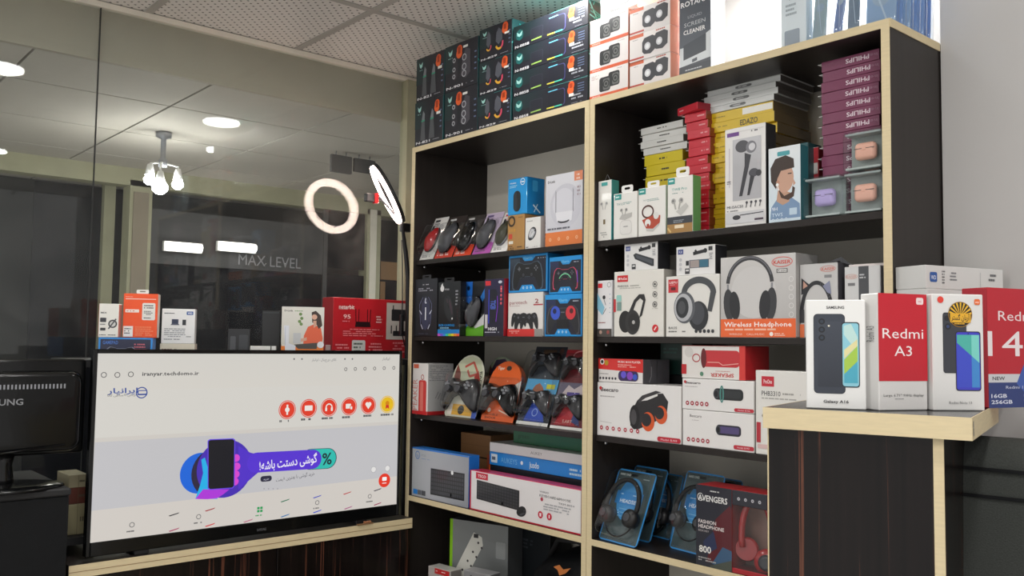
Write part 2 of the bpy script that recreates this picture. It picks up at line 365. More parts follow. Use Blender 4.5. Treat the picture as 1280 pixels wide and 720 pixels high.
# ------------------------------------------------------------------ cartons
def carton(name, label, loc, rz, w, h, d, cols, group=None, bev=.0012, cat='box', rx=0, material='print'):
    if isinstance(cols, str): cols = {'f': cols}
    o = MB().bbox(-w/2, w/2, 0, d, 0, h, cols, bev).build(name, material, None, loc, (rx, 0, rz))
    tag(o, label, cat, group); o['_s'] = 0; del o['_s']
    return o
class Box:
    pass
def sbox(name, label, x0, x1, ytop, z, off=.02, d=.08, cols='e9e8e4', group=None, rz=0, cat='box'):
    """carton on the shelf unit: left/right edges at the base and top edge as read on the photograph, front face off metres behind the shelf edge"""
    X0, X1 = Xat(x0, off, z), Xat(x1, off, z)
    if z < 2.18:
        lo, hi = (.0188, .8612) if (X0+X1)/2 < .88 else (.9008, 1.7342); X0, X1 = max(lo, X0), min(hi, X1)
    Z1 = Zat(ytop, (X0+X1)/2, off)
    b = Box(); b.w, b.h, b.d = (X1-X0)-.0012, Z1-z-.0006, d
    b.o = carton(name, label, ((X0+X1)/2, off, z+.0003), rz, b.w, b.h, d, cols, group, cat=cat); b.a = Art(b.w, b.h); b.z1 = Z1
    return b
def lbox(name, label, x0, x1, ytop, X, z, d=.06, cols='e9e8e4', group=None, rz=1.1):
    """carton on the ledge by the glass, front face at X, facing +X"""
    p0 = Vector((X, Yat(x0, X, z), z)); dv = Vector((math.cos(rz), math.sin(rz), 0)); w = solve_px(x1, p0, dv); mid = p0+dv*w/2; Z1 = Zat(ytop, mid.x, mid.y)
    b = Box(); b.w, b.h, b.d = w-.001, Z1-z-.0006, d
    b.o = carton(name, label, (mid.x, mid.y, z+.0003), rz, b.w, b.h, d, cols, group); b.a = Art(b.w, b.h); b.z1 = Z1
    return b
def hang_tab(b, u0, u1, hgt, c='f2f1ee', y=.002):
    """punched hanging tab above a carton"""
    w, h = b.w, b.h; x0, x1 = -w/2+u0*w, -w/2+u1*w; m = MB(); cx = (x0+x1)/2; hw = (x1-x0)*.3
    out = rrect(x0, x1, h, h+hgt, min(.006, hgt*.3), 3); n = len(out)
    inn = [(cx+hw*.9*(math.cos(t)), h+hgt*.55+hgt*.2*math.sin(t)) for t in [math.atan2((z-(h+hgt/2))/(hgt/2), (x-cx)/((x1-x0)/2)) for x, z in out]]
    vs = [(x, y, z) for x, z in out]+[(x, y, z) for x, z in inn]+[(x, y+.0012, z) for x, z in out]+[(x, y+.0012, z) for x, z in inn]
    fs = []
    for i in range(n):
        j = (i+1) % n; fs += [(i, j, n+j, n+i), (2*n+j, 2*n+i, 3*n+i, 3*n+j), (i, 2*n+i, 2*n+j, j), (n+i, n+j, 3*n+j, 3*n+i)]
    m.add(vs, fs, c); return m.build('hang_tab', 'print', b.o)

# ================================================================== THE SETTING
GX = -.40                       # plane of the glass partition
XR, YN, YB = 4.2, -3.4, .345     # room limits
def slab(name, x0, x1, y0, y1, z0, z1, m, label=None, bev=0):
    o = MB().box(x0, x1, y0, y1, z0, z1, bev=bev).build(name, m); return struct(o, label)
slab('floor', -3.2, XR, YN, 3.2, -.05, 0, 'floor_tile', 'grey tiled shop floor')
slab('wall_back', -.42, 1.76, YB, YB+.1, 0, 2.75, 'wall_paint', 'white wall behind the shelving units')
slab('wall_right', 1.756, XR+.1, .235, YB+.1, 0, 2.75, 'wall_paint', 'plain off-white wall right of the shelving units')
# ceiling: hung grid, each perforated panel its own piece
ceil = slab('ceiling', GX-.02, XR, YN, YB, CEIL+.05, CEIL+.1, 'soft_black', 'suspended ceiling of perforated grey panels in a metal grid')
T = .545
tm = MB().box(-T/2+.009, T/2-.009, -T/2+.009, T/2-.009, 0, .014).mesh('ceiling_panel', 'ceiling_tile')
gx = [.14+T*k for k in range(-1, 8)]; gy = [-.265+T*k for k in range(-6, 2)]
for x in gx[:-1]:
    for y in gy[:-1]:
        if x > XR or y < YN-T: continue
        link('ceiling_panel', tm, ceil, (x+T/2, y+T/2, CEIL))
for y in gy: MB().box(GX, XR, y-.013, y+.013, CEIL-.004, CEIL+.001).build('grid_rail', 'grid_metal', ceil)
for x in gx: MB().box(x-.013, x+.013, YN, YB, CEIL-.0042, CEIL+.001).build('grid_rail', 'grid_metal', ceil)
for (lx, ly) in LAMPS:
    e = empty('ceiling_lamp', (lx, ly, CEIL-.006)); i = LAMPS.index((lx, ly))
    tag(e, ['round LED ceiling lamp nearest the shelving units, mirrored in the glass', 'round flush LED ceiling lamp above the black monitor', 'round LED ceiling lamp above the top of the right shelving unit', 'unseen round LED ceiling lamp above the phone counter, added for fill', 'unseen round LED ceiling lamp in the middle of the shop, added for fill', 'unseen round LED ceiling lamp by the far wall, added for fill', 'unseen round LED ceiling lamp in the near corner, added for fill'][i], 'lamp', 'round ceiling lamps')
    MB().lathe([(.1, .004), (.1, -.016), (.092, -.02), (.086, -.018)], n=32).build('lamp_rim', 'white_plastic', e)
    MB().lathe([(.086, -.017), (.08, -.02)], n=32).build('diffuser', 'lamp_glow', e)
# glass partition
slab('window_1', GX-.004, GX+.004, YN, -.957, .03, CEIL-.02, 'pane_glass', 'large clear glass pane of the partition left of the seam')
slab('window_2', GX-.004, GX+.004, -.954, .30, .03, CEIL-.02, 'pane_glass', 'large clear glass pane of the partition behind the television')
slab('trim_6', GX-.005, GX+.005, -.9568, -.9542, .03, CEIL-.02, 'soft_black', 'thin dark joint between the two glass panes')
slab('trim_1', GX-.012, GX+.014, YN, YB, CEIL-.022, CEIL-.004, 'white_trim', 'pale strip along the top of the glass partition')
Yp = Yat(506, GX+.02, 2.2)
slab('trim_2', GX-.02, GX+.03, Yp, Yp+.05, 0, CEIL-.02, 'frame_beige', 'pale upright post at the end of the glass partition')
slab('trim_3', GX-.012, GX+.012, YN, YB, 0, .03, 'white_trim', 'floor channel of the glass partition')

# ------------------------------------------------------------------ passage and shopfront beyond the glass
OX = -2.5
def opp(px0, px1, py0, py1, X): return Yat(px0, X, 2.0), Yat(px1, X, 2.0), onX((px0+px1)/2, py1, X).z, onX((px0+px1)/2, py0, X).z
slab('wall_beyond', OX-.9, OX-.8, -3.2, 3.6, 0, 2.9, 'dust_wall', 'dim rear wall of the shop across the passage')
slab('wall_passage_end', -3.4, GX, 3.1, 3.2, 0, 2.9, 'dust_wall', 'dim wall closing the passage')
pc = slab('ceiling_passage', -3.4, -.436, -3.4, 3.2, 2.465, 2.5, 'soft_black', 'suspended ceiling of pale panels over the passage')
tm2 = MB().box(-.295, .295, -.295, .295, 0, .014).mesh('ceiling_panel', 'plain_tile')
for i in range(5):
    for j in range(10):
        if (i, j) in ((1, 7), (1, 8)): MB().box(-.29, .29, -.29, .29, 0, .014).build('vent_panel', 'dust_wall', pc, (-.72-.6*i, -2.6+.6*j, 2.45)); continue
        link('ceiling_panel', tm2, pc, (-.72-.6*i, -2.6+.6*j, 2.45))
slab('wall_bulkhead', -.432, -.412, YN, YB, 2.40, 2.8, 'bulkhead', 'grey brown bulkhead above the passage')
front = empty('shopfront', (OX, 0, 0)); struct(front, 'dim framed shopfront across the passage'); 
def fpart(name, px0, px1, py0, py1, m, X=OX, t=.06):
    y0, y1, z0, z1 = opp(px0, px1, py0, py1, X); return MB().box(X-t-OX, X-OX, y0, y1, z0, z1).build(name, m, front)
fpart('header_beam', -260, 660, 206, 236, 'frame_beige', t=.1)
fpart('column', 160, 188, 226, 720, 'frame_beige', t=.12)
fpart('column_board', 165, 184, 240, 720, 'column_board', X=OX+.012, t=.02)
fpart('frame_post', 458, 475, 262, 720, 'frame_beige', t=.1)
fpart('frame_post', 462, 470, 262, 720, 'white_trim', X=OX+.01, t=.02)
fpart('frame_post', 128, 142, 226, 720, 'frame_beige', X=OX-.2)
fpart('board', 476, 560, 330, 352, 'kraft', X=OX-.05, t=.02); fpart('board', 476, 482, 352, 380, 'kraft', X=OX-.05, t=.02)
fpart('dark_pane', 188, 458, 336, 720, 'dark_navy', X=OX-.03, t=.01); fpart('dark_pane', 475, 640, 352, 720, 'dark_navy', X=OX-.06, t=.01); fpart('dark_pane', 40, 160, 232, 720, 'dark_navy', X=OX-.25, t=.01)
fpart('fascia', 188, 406, 272, 336, 'dust_wall', X=OX-.02, t=.03)
fpart('dark_pane', 406, 458, 262, 336, 'dark_navy', X=OX-.03, t=.01)
fpart('mullion', 404, 409, 262, 450, 'dust_wall', X=OX-.015, t=.02)
y0, y1, z0, z1 = opp(298, 376, 318, 335, OX-.018)
a = Art(y1-y0, z1-z0); a.t('MAX LEVEL', 0, .5, .8, '8c8c92', fit=1.0); o = a.m.build('fascia_lettering', 'print', front, (OX-.016-OX, (y0+y1)/2, z0), (0, 0, PI/2))
for nm, x0, x1, y_, lb in (('fluorescent_light', 205, 253, 309, 'left one of the two fluorescent lights over the dark sign across the passage'), ('fluorescent_light', 272, 320, 309, 'right one of the two fluorescent lights over the dark sign across the passage')):
    y0, y1, z0, z1 = opp(x0, x1, y_-5, y_+5, OX+.02)
    e = empty(nm, (OX+.02, (y0+y1)/2, z0)); tag(e, lb, 'light', 'fluorescent lights beyond the glass')
    MB().box(-.03, 0, -(y1-y0)/2, (y1-y0)/2, -.005, z1-z0+.005).build('housing', 'white_plastic', e)
    MB().tube([(.014, -(y1-y0)/2+.01, (z1-z0)/2), (.014, (y1-y0)/2-.01, (z1-z0)/2)], (z1-z0)*.42, 10).build('tube', 'tube_glow', e)
# poster stand left in the dim shop
for i, (a0, a1, b0, b1, c) in enumerate(((56, 76, 290, 335, '6d6e70'), (78, 100, 298, 335, '8a8578'), (56, 78, 352, 392, '77736a'), (80, 97, 352, 392, '6a655c'))):
    y0, y1, z0, z1 = opp(a0, a1, b0, b1, OX-.4)
    o = MB().bbox(-.012, 0, y0, y1, z0, z1, c, .001).build('poster', 'print_matte', None, (OX-.4, 0, 0)); MB().box(-.4, -.0122, (y0+y1)/2-.01, (y0+y1)/2+.01, z1-.06, z1-.03).build('bracket', 'silver', o)
    pr = Art(y1-y0, z1-z0); pr.grad(.08, .05, .92, .6, '2c2c30', '4b4a48'); pr.circ(.5, .35, .2, 'a79a8c'); pr.rect(.1, .68, .9, .72, '3a3a3a'); pr.rect(.1, .8, .7, .83, '3a3a3a')
    pr.m.build('poster_print', 'print_matte', o, (0, (y0+y1)/2, z0), (0, 0, PI/2))
    tag(o, ['grey poster on the left beyond the glass, upper left of four', 'beige poster beyond the glass, upper right of four', 'beige poster beyond the glass, lower left of four', 'brownish poster beyond the glass, lower right of four'][i], 'poster', 'posters beyond the glass')
for x0, x1, lb in ((412, 438, 'left one of two dark boards hanging from the passage ceiling'), (441, 467, 'right one of two dark boards hanging from the passage ceiling')):
    y0, y1 = Yat(x0, -1.3, 2.2), Yat(x1, -1.3, 2.2); zb0 = onX((x0+x1)/2, 216, -1.3).z; zb1 = onX((x0+x1)/2, 162, -1.3).z
    o = MB().bbox(-.01, .01, y0, y1, zb0, min(zb1, 2.43), None, .002).build('hanging_board', 'dust_wall', None, (-1.3, 0, 0)); tag(o, lb, 'sign', 'dark boards beyond the glass')
    for yy in (y0+.03, y1-.03): MB().tube([(0, yy, min(zb1, 2.43)-.005), (0, yy, 2.4495)], .003, 6).build('hanger_rod', 'silver', o)
# bulbs hanging in the passage
P0 = onX(204, 190, -1.5)
e = empty('bulb_chandelier', (P0.x, P0.y, 2.446)); tag(e, 'small ceiling fitting with three lit bulbs hanging beyond the glass', 'lamp')
zt = P0.z-2.446-.03
MB().lathe([(.035, 0), (.035, -.02), (.012, -.03), (.012, zt), (.02, zt-.005), (.02, zt-.04)], n=14).build('stem', 'silver', e)
for k, (px, py, r) in enumerate(((187, 224, .026), (200, 233, .036), (222, 230, .026))):
    p = onX(px, py, -1.5+(.05 if k == 1 else 0))-Vector((P0.x, P0.y, 2.446))
    MB().tube([(0, 0, zt-.02), (p.x, p.y, zt-.03), (p.x, p.y, p.z+.05)], .005, 6).build('arm', 'white_plastic', e)
    MB().lathe([(.012, .07), (.016, .05), (.022, .02)], o=p, n=14).build('bulb_socket', 'white_plastic', e)
    MB().lathe([(r*.6, .022), (r, 0), (r*.9, -r*.5), (r*.5, -r*.9), (.002, -r)], o=p, n=16).build('bulb', 'lamp_glow', e)
    pl = bpy.data.lights.new('bulb_light', 'POINT'); pl.energy = 3.2; pl.shadow_soft_size = .04; pl.color = (1, .97, .9); po = bpy.data.objects.new('bulb_light', pl); COL.objects.link(po); po.location = Vector((P0.x, P0.y, 2.446))+p+Vector((0, 0, -.05))
lamp_light(-1.2, 1.5, 2.41, 9, .2); lamp_light(-1.2, -2.2, 2.41, 2.5, .2)  # added lamps, kept out of view, to brighten the passage
for x_, y_, lb in ((-1.2, 1.5, 'added unseen round lamp brightening the far end of the passage'), (-1.2, -2.2, 'added unseen round lamp brightening the near end of the passage')):
    e = empty('ceiling_lamp', (x_, y_, 2.446)); tag(e, lb, 'lamp', 'added unseen passage lamps')
    MB().lathe([(.11, .004), (.11, -.016), (.1, -.02)], n=24).build('lamp_rim', 'white_plastic', e); MB().lathe([(.1, -.019), (.09, -.022)], n=24).build('diffuser', 'lamp_glow', e)

# ================================================================== SHELVING UNITS
ZT = 2.193; SH = [1.789, 1.522, 1.251, .969, .69, .40]; SD = .335
def shelving(name, label, xa, xb):
    e = empty(name, (0, 0, 0)); tag(e, label, 'shelf', 'shelving units')
    t = .018
    for x0 in (xa, xb-t):
        p = MB().box(x0, x0+t, 0, SD, 0, ZT-t, bev=.0006).build('side_panel', 'dark_laminate', e)
        MB().box(x0-.0002, x0+t+.0002, -.002, 0, 0, ZT-t).build('edge_banding', 'edge_wood', p)
    p = MB().box(xa, xb, 0, SD, ZT-t, ZT, bev=.0006).build('top_panel', 'dark_laminate', e)
    MB().box(xa, xb, -.002, 0, ZT-t, ZT+.0002).build('edge_banding', 'edge_wood', p)
    if xb > 1.5: MB().box(xb, xb+.002, 0, .235, ZT-t, ZT).build('edge_banding', 'edge_wood', p)
    MB().box(xa+t, xb-t, SD-.004, SD, .08, ZT-t).build('back_panel', 'back_board', e)
    for i, z in enumerate(SH):
        y0 = .0 if i >= 3 else .012
        p = MB().box(xa+t+.0005, xb-t-.0005, y0, SD-.006, z-.016, z, bev=.0006).build('shelf_board', 'dark_laminate', e)
        if i >= 3: MB().box(xa+t, xb-t, -.002, 0, z-.0165, z+.0003).build('edge_banding', 'edge_wood', p)
        else:
            for x in (xa+t+.012, xb-t-.012):
                for y in (.04, .29): MB().lathe([(.005, -.016), (.005, -.024), (.003, -.027)], o=(x, y, z), n=8).build('shelf_pin', 'chrome', p)
    MB().box(xa+t, xb-t, .02, .036, 0, .08).build('plinth', 'dark_laminate', e)
    return e
shelving('shelving_unit', 'dark wood shelving unit with pale edges on the left, against the glass', 0, .880)
shelving('shelving_unit', 'dark wood shelving unit with pale edges on the right, beside the phone counter', .882, 1.753)

# ================================================================== TELEVISION, CABINET, MONITOR
CZ = .897
e = empty('tv_cabinet', (0, 0, 0)); tag(e, 'low dark cabinet with pale edged top carrying the television', 'cabinet')
Yl, Yr = Yat(86, .05, CZ), -.006
tp = MB().box(GX+.03, .05, Yl, Yr, CZ-.034, CZ, bev=.0008).build('cabinet_top', 'dark_laminate', e)
MB().box(.05, .052, Yl, Yr, CZ-.034, CZ).build('edge_banding', 'edge_wood', tp)
MB().box(.0518, .0526, Yl, Yr, CZ-.0185, CZ-.0172).build('edge_joint', 'kraft', tp)
MB().box(GX+.03, .03, Yl+.01, Yr, .05, CZ-.034).build('carcass', 'dark_laminate', e)
ym = Yat(346, .045, .85)
for a0, a1 in ((Yl+.004, ym-.0015), (ym+.0015, Yr-.004)):
    d = MB().box(.031, .047, a0, a1, .07, CZ-.036, bev=.0008).build('door', 'ebony', e)
    MB().tube([(.047, (a1-.04 if a0 < ym-.1 else a0+.04), .58), (.066, (a1-.04 if a0 < ym-.1 else a0+.04), .58), (.066, (a1-.04 if a0 < ym-.1 else a0+.04), .46), (.047, (a1-.04 if a0 < ym-.1 else a0+.04), .46)], .005, 8).build('handle', 'chrome', d)
MB().box(.046, .0485, Yl, Yl+.004, .05, CZ-.034).build('end_edging', 'edge_wood', e)
# television
TX = .03
ya, yb = Yat(117, TX, 1.2), Yat(497, TX, 1.2); za, zb = .947, 1.458
tv = empty('television', (TX, (ya+yb)/2, CZ)); tag(tv, 'large black flat television showing a bright shop web page', 'television')
W = yb-ya; z0 = za-CZ; z1 = zb-CZ
def tvp(name, y0, y1, zz0, zz1, x0, x1, m, bev=.002): return MB().box(x0, x1, y0, y1, zz0, zz1, bev=bev).build(name, m, tv)
tvp('rear_case', -W/2-.006, W/2+.006, .02, z1+.006, -.045, -.012, 'black_plastic', .01)
tvp('bezel', -W/2-.012, -W/2, .012, z1+.012, -.02, .006, 'gloss_black'); tvp('bezel', W/2, W/2+.01, .012, z1+.012, -.02, .006, 'gloss_black')
tvp('bezel', -W/2, W/2, z1, z1+.012, -.02, .006, 'gloss_black'); tvp('bezel', -W/2, W/2, .012, z0, -.02, .006, 'gloss_black')
for s_ in (-1, 1): tvp('foot', s_*W*.36-.02, s_*W*.36+.02, 0, .02, -.10, .004, 'black_plastic')
a = Art(W, .02); a.t('SAMSUNG', .5, .5, .4, '77787c', 'c', fit=.03); o = a.m.build('maker_lettering', 'print', tv, (.006, 0, .016), (0, 0, PI/2))
h = z1-z0
A = Art(W, h, .0002); A.STEP = .00002
def S(px, py): p = onX(px, py, TX); return ((p.y-ya)/W, (zb-p.z)/h)
def S2(zx, zy): return S(110+zx*.375, 430+zy*.375)         # coordinates read on the enlarged screen
A.rect(0, 0, 1, 1, 'd6d1ca'); A.grad(0, .0, 1, .2, 'd9d6cf', 'dcd8d0'); A.rect(0, .2, 1, .45, 'dcd9d2')
A.poly([S2(22, 328), S2(1030, 268), S2(1030, 440), S2(10, 556)], 'c9c8cb'); A.poly([S2(10, 556), S2(1030, 440), S2(1030, 535), S2(8, 662)], 'd9d3cc')
u, v = S2(180, 99); A.t('iranyar.techdomo.ir', u, v, .022, '3c3c40', fit=.165, b=1)
for zx, zy in ((52, 103), (97, 103), (142, 101)): u, v = S2(zx, zy); A.arc(u, v, .007, .002, '4a4a4e', n=12)
for k in range(6): u, v = S2(858+k*32, 84-k*.9); A.arc(u, v, .005, .002, '4a4a4e', n=10)
u, v = S2(980, 48); A.t(fa('ایرانیار'), u, v, .018, '55555a', fit=.03); u, v = S2(745, 52); A.t(fa('ایرانیار')+' - '+fa('کالای دیجیتال'), u, v, .016, '6a6a6e', fit=.09)
for zx in (686, 712, 855, 880): u, v = S2(zx, 50); A.circ(u, v, .003, '6a6a6e', 8)
u, v = S2(64, 156); A.t(fa('ایرانیار'), u, v, .028, '2c4a9a', b=1, fit=.082); u, v = S2(64, 171); A.t(fa('فروش اقساطی کالا'), u, v, .013, '4a4a4a', fit=.08)
u, v = S2(178, 162); A.arc(u, v, .015, .003, '2c4a9a', n=20); A.rr(u-.012, v-.014, u+.016, v+.014, .004, '2c4a9a'); A.rr(u-.009, v-.009, u+.013, v+.006, .002, 'd9d6cf')
for k, (zx, zy) in enumerate(((663, 219), (734, 214), (802, 211), (869, 208), (933, 204), (996, 201))):
    u, v = S2(zx, zy); c = 'e8402a' if k < 5 else 'efc11f'; A.arc(u, v, .0285, .0025, c, n=28); A.circ(u, v, .0255, c, 24)
    w_ = 'f5efe8'; q = W/h
    if k == 0: A.circ(u, v, .008, w_, 12); A.rect(u-.003, v-.016*q, u+.003, v+.016*q, w_)
    elif k == 1: A.rr(u-.014, v-.009*q, u+.014, v+.008*q, .002, w_)
    elif k == 2: A.arc(u, v, .011, .004, w_, 0, 180, 14); A.rr(u-.014, v, u-.007, v+.012*q, .002, w_); A.rr(u+.007, v, u+.014, v+.012*q, .002, w_)
    elif k == 3: A.rr(u-.013, v-.009*q, u+.007, v+.007*q, .002, w_); A.rr(u+.003, v-.002*q, u+.013, v+.011*q, .002, c); A.rr(u+.005, v, u+.012, v+.01*q, .002, w_)
    elif k == 4: A.circ(u-.005, v-.004*q, .007, w_, 12); A.circ(u+.005, v-.004*q, .007, w_, 12); A.poly([(u-.011, v-.001*q), (u, v+.013*q), (u+.011, v-.001*q)], w_)
    else: A.circ(u, v-.004*q, .008, 'd98a14', 12); A.poly([(u-.006, v+.002*q), (u+.006, v+.002*q), (u+.007, v+.016*q), (u, v+.011*q), (u-.007, v+.016*q)], 'd2302a')
    A.micro(u-.026, v+.068, .052, 1, .018, '5a5a5c', t=.7)
u, v = S2(372, 430); A.circ(u, v, .060, '1769e0', 36); u, v = S2(425, 428); A.circ(u, v, .075, '2b2440', 36)
u, v = S2(455, 415); A.circ(u, v, .087, '4a2fb8', 40)
A.poly([S2(500, 340), S2(540, 362), S2(570, 368), S2(765, 354), S2(775, 385), S2(765, 412), S2(570, 424), S2(540, 450), S2(500, 485)], '5534cf')
def capsule(p0, p1, r, c, n=12):
    (u0, v0), (u1, v1) = p0, p1; q = W/h; d = math.atan2((v1-v0)/q, u1-u0)
    pts = [(u1+r*math.cos(d-PI/2+PI*k/n), v1+r*q*math.sin(d-PI/2+PI*k/n)) for k in range(n+1)]+[(u0+r*math.cos(d+PI/2+PI*k/n), v0+r*q*math.sin(d+PI/2+PI*k/n)) for k in range(n+1)]
    A.poly(pts, c)
capsule(S2(740, 384), S2(797, 381), .0335, '1a2a3a'); capsule(S2(740, 384), S2(796, 381), .032, '2ec4b6'); capsule(S2(560, 395), S2(748, 384), .031, '5a36d8')
u, v = S2(795, 381); A.t('%', u, v, .075, '16323a', 'c', b=1)
u, v = S2(668, 392); A.t('!'+fa('گوشی دستت باشه'), u, v, .052, 'f4f0ff', 'c', b=1, fit=.20, rot=3)
u, v = S2(690, 441); A.t(fa('خرید گوشی با بهترین قیمت'), u, v, .022, '55555c', 'c', fit=.135, rot=4); u, v = S2(592, 449); A.rr(u-.019, v-.018, u+.019, v+.016, .008, '2c2c44'); A.t(fa('خرید'), u, v, .012, 'd0d0e0', 'c', fit=.02)
# hand and phone on the banner
A.poly([S2(356, 516), S2(372, 470), S2(382, 430), S2(376, 385), S2(388, 378), S2(400, 420), S2(430, 484), S2(430, 516)], '22b6f0'); A.poly([S2(382, 484), S2(470, 484), S2(450, 500), S2(428, 514), S2(395, 517), S2(356, 516)], 'b43ae0')
for zx, zy, rx in ((492, 380, .012), (493, 408, .013), (490, 434, .013), (488, 458, .012)): u, v = S2(zx, zy); A.circ(u, v, rx, 'e04ad8', 14, ry=.012)
A.poly([S2(397, 322), S2(404, 317), S2(482, 314), S2(489, 319), S2(487, 474), S2(480, 481), S2(404, 486), S2(397, 480)], '6a4ae8'); A.poly([S2(400, 324), S2(406, 320), S2(480, 317), S2(486, 322), S2(484, 473), S2(478, 478), S2(406, 483), S2(400, 478)], '12131e')
for zx, zy in ((950, 418), (996, 414)): u, v = S2(zx, zy); A.circ(u, v, .010, 'eceae8', 18); A.arc(u, v, .010, .0012, '9a9a9e', n=18)
u, v = S2(986, 454); A.circ(u, v, .0235, 'ee3a24', 24); A.rr(u-.009, v-.022, u+.009, v+.003, .003, 'ffffff'); A.micro(u-.014, v+.018, .028, 1, .01, 'ffffff')
for k in range(4): u, v = S2(585+k*15, 482); A.circ(u, v, .0022, 'a5a2a8', 8)
for zx, zy, c in ((145, 602, '5a5a5c'), (367, 575, '5a5a5c'), (571, 551, '2aa05a'), (762, 528, '5a5a5c'), (937, 507, '5a5a5c')):
    u, v = S2(zx, zy)
    if c == '2aa05a':
        for dx in (-1, 1):
            for dy in (-1, 1): A.rr(u+dx*.005-.004, v+dy*.009-.007, u+dx*.005+.004, v+dy*.009+.007, .001, c)
    else: A.arc(u, v, .0065, .0018, c, n=14)
    A.micro(u-.014, v+.034, .028, 1, .012, c, t=.6)
for zx, zy, c in ((285, 567, '3a3a3e'), (405, 551, 'a8323a'), (285, 618, 'b0406a'), (405, 602, 'd8323a'), (655, 521, '2a7a5a'), (655, 571, '2a7ab8'), (762, 508, '3a4ac0'), (762, 557, '2a4ad0'), (862, 496, 'c04a4a'), (963, 485, '3a3a4a'), (865, 545, 'b05a8a'), (963, 532, 'a02a5a'), (532, 588, 'c06a8a')):
    u, v = S2(zx, zy); A.poly([(u-.016, v+.004), (u+.016, v-.008), (u+.012, v-.001), (u-.012, v+.009)], c)
scr = A.m.build('screen', 'screen', tv, (.002, 0, z0), (0, 0, PI/2)); scr['label'] = 'bright web page with a phone banner and round orange icons'
# small remains on the cabinet edge
p = onX(455, 656, .045); o = MB().bbox(-.03, .03, -.012, 0, 0, .004, '7a5a3a', .001).bbox(-.004, .022, -.010, -.001, .0042, .010, 'a06a48', .001).build('wood_offcut', 'print_matte', None, (.045, p.y, CZ+.0003), (0, 0, PI/2)); tag(o, 'tiny brown offcut lying on the pale cabinet edge below the television', 'offcut')
# monitor seen from behind, on a black stand
MX = .0
yr_ = Yat(108, MX, 1.4); mw = .50; zt_, zb_ = onX(60, 449, MX).z, onX(60, 568, MX).z
st_top = onX(60, 612, .08).z
e = empty('equipment_stand', (0, 0, 0)); tag(e, 'tall plain black stand under the monitor', 'stand')
ys = Yat(85, .08, 1.0)
MB().box(-.32, .08, ys-.6, ys, .02, st_top-.02, bev=.003).build('body', 'bag_cloth', e); MB().box(-.325, .085, ys-.605, ys+.003, st_top-.02, st_top, bev=.004).build('stand_top', 'soft_black', e)
mo = empty('monitor', (MX, yr_-mw/2, st_top)); tag(mo, 'glossy black computer monitor seen from behind at the left edge', 'monitor')
hz = zt_-st_top; lz = zb_-st_top
MB().bbox(-.03, .0, -mw/2, mw/2, lz, hz, None, .008, 3).build('front_frame', 'gloss_black', mo)
m = MB(); m.dome([(p_, q_) for p_, q_ in rrect(-mw/2+.012, mw/2-.012, lz+.008, hz-.03, .03, 5)], 0, .05, k=6, flat=.9, ctr=(0, (lz+hz)/2-.01))
o = m.build('rear_shell', 'gloss_black', mo, (0, 0, 0), (0, 0, PI/2))
for k in range(46): 
    y = -mw/2+.03+k*(mw-.09)/46
    MB().box(.0, .0513, y, y+.004, hz-.076, hz-.064).build('vent_slot', 'silver', mo)
a = Art(.125, .03); a.t('SAMSUNG', .5, .5, .55, '85878b', 'c', b=1, fit=.95); a.m.build('maker_lettering', 'print', mo, (.0505, Yat(-2, MX+.05, 1.4)-(yr_-mw/2)-.0, onX(10, 501, MX).z-st_top-.015), (0, 0, PI/2))
yn = Yat(4, MX, 1.2)-(yr_-mw/2)
MB().lathe([(.03, .004), (.026, .03), (.022, .06), (.03, lz+.02)], o=(.0, yn, 0), n=18).build('neck', 'gloss_black', mo)
m = MB(); m.lathe([(.02, .016), (.09, .012), (.125, .006), (.13, 0)][::-1], n=36); f_ = m.build('foot', 'gloss_black', mo, (.0, yn, .0003)); f_.scale = (.8, 1.15, 1)
a = MB().tube([(.055, -mw/2+.02, lz+.03), (.06, 0, lz+.012), (.05, mw/2-.06, lz+.03)], .003, 6).build('lower_lip', 'gloss_black', mo)

# ledge behind the television
LZ = 1.438
slab('trim_4', GX+.012, -.05, -1.06, Yp-.002, LZ-.02, LZ, 'soft_black', 'narrow dark ledge along the glass behind the television')
# ================================================================== THINGS ON THE LEDGE
LX = -.12
b = lbox('controller_box', 'dark blue box with a bright blue frame under the white and orange boxes', 122, 190, 422, LX, LZ, .07, {'f': '2a2f4a', 'r': '2f7fd0', 't': '2f7fd0'})
a = b.a; a.rect(0, 0, 1, .07, '2f8fe0'); a.rect(0, 0, .035, 1, '2f8fe0'); a.rect(.965, 0, 1, 1, '2f8fe0'); a.t('GAMEPAD', .08, .22, .16, '4a78c8', fit=.28, b=1); a.gamepad(.42, .75, .3, '15161e', '8a90a8'); a.micro(.66, .3, .26, 3, .12, 'c86a7a'); a.done(b.o); z1 = b.z1
b = lbox('adapter_box', 'small white box with a pictured adapter, next to the orange box', 122, 148, 379.5, LX, z1, .05, {'f': 'e9e7e0', 'r': 'd88a78', 't': 'f0efe8'})
a = b.a; a.t('MIX', .1, .27, .05, '333338', fit=.3, b=1); a.rr(.08, .42, .38, .55, .03, '3a3a40'); a.circ(.7, .6, .22, '3c3c3e'); a.circ(.7, .6, .15, 'd0d0cc'); a.line([(.5, .75), (.86, .45)], .07, '55555a'); a.rect(.08, .6, .34, .63, '8a8a8a'); a.rr(.1, .72, .36, .8, .02, '3a3a3c'); a.micro(.06, .93, .85, 1, .04, '55585c'); a.done(b.o)
b = lbox('mouse_box', 'bright orange box with a white hanging tab above the blue box', 152.5, 196, 367, LX, z1, .05, {'f': 'f2561f', 'r': 'e9dcd2', 't': 'f0652c'})
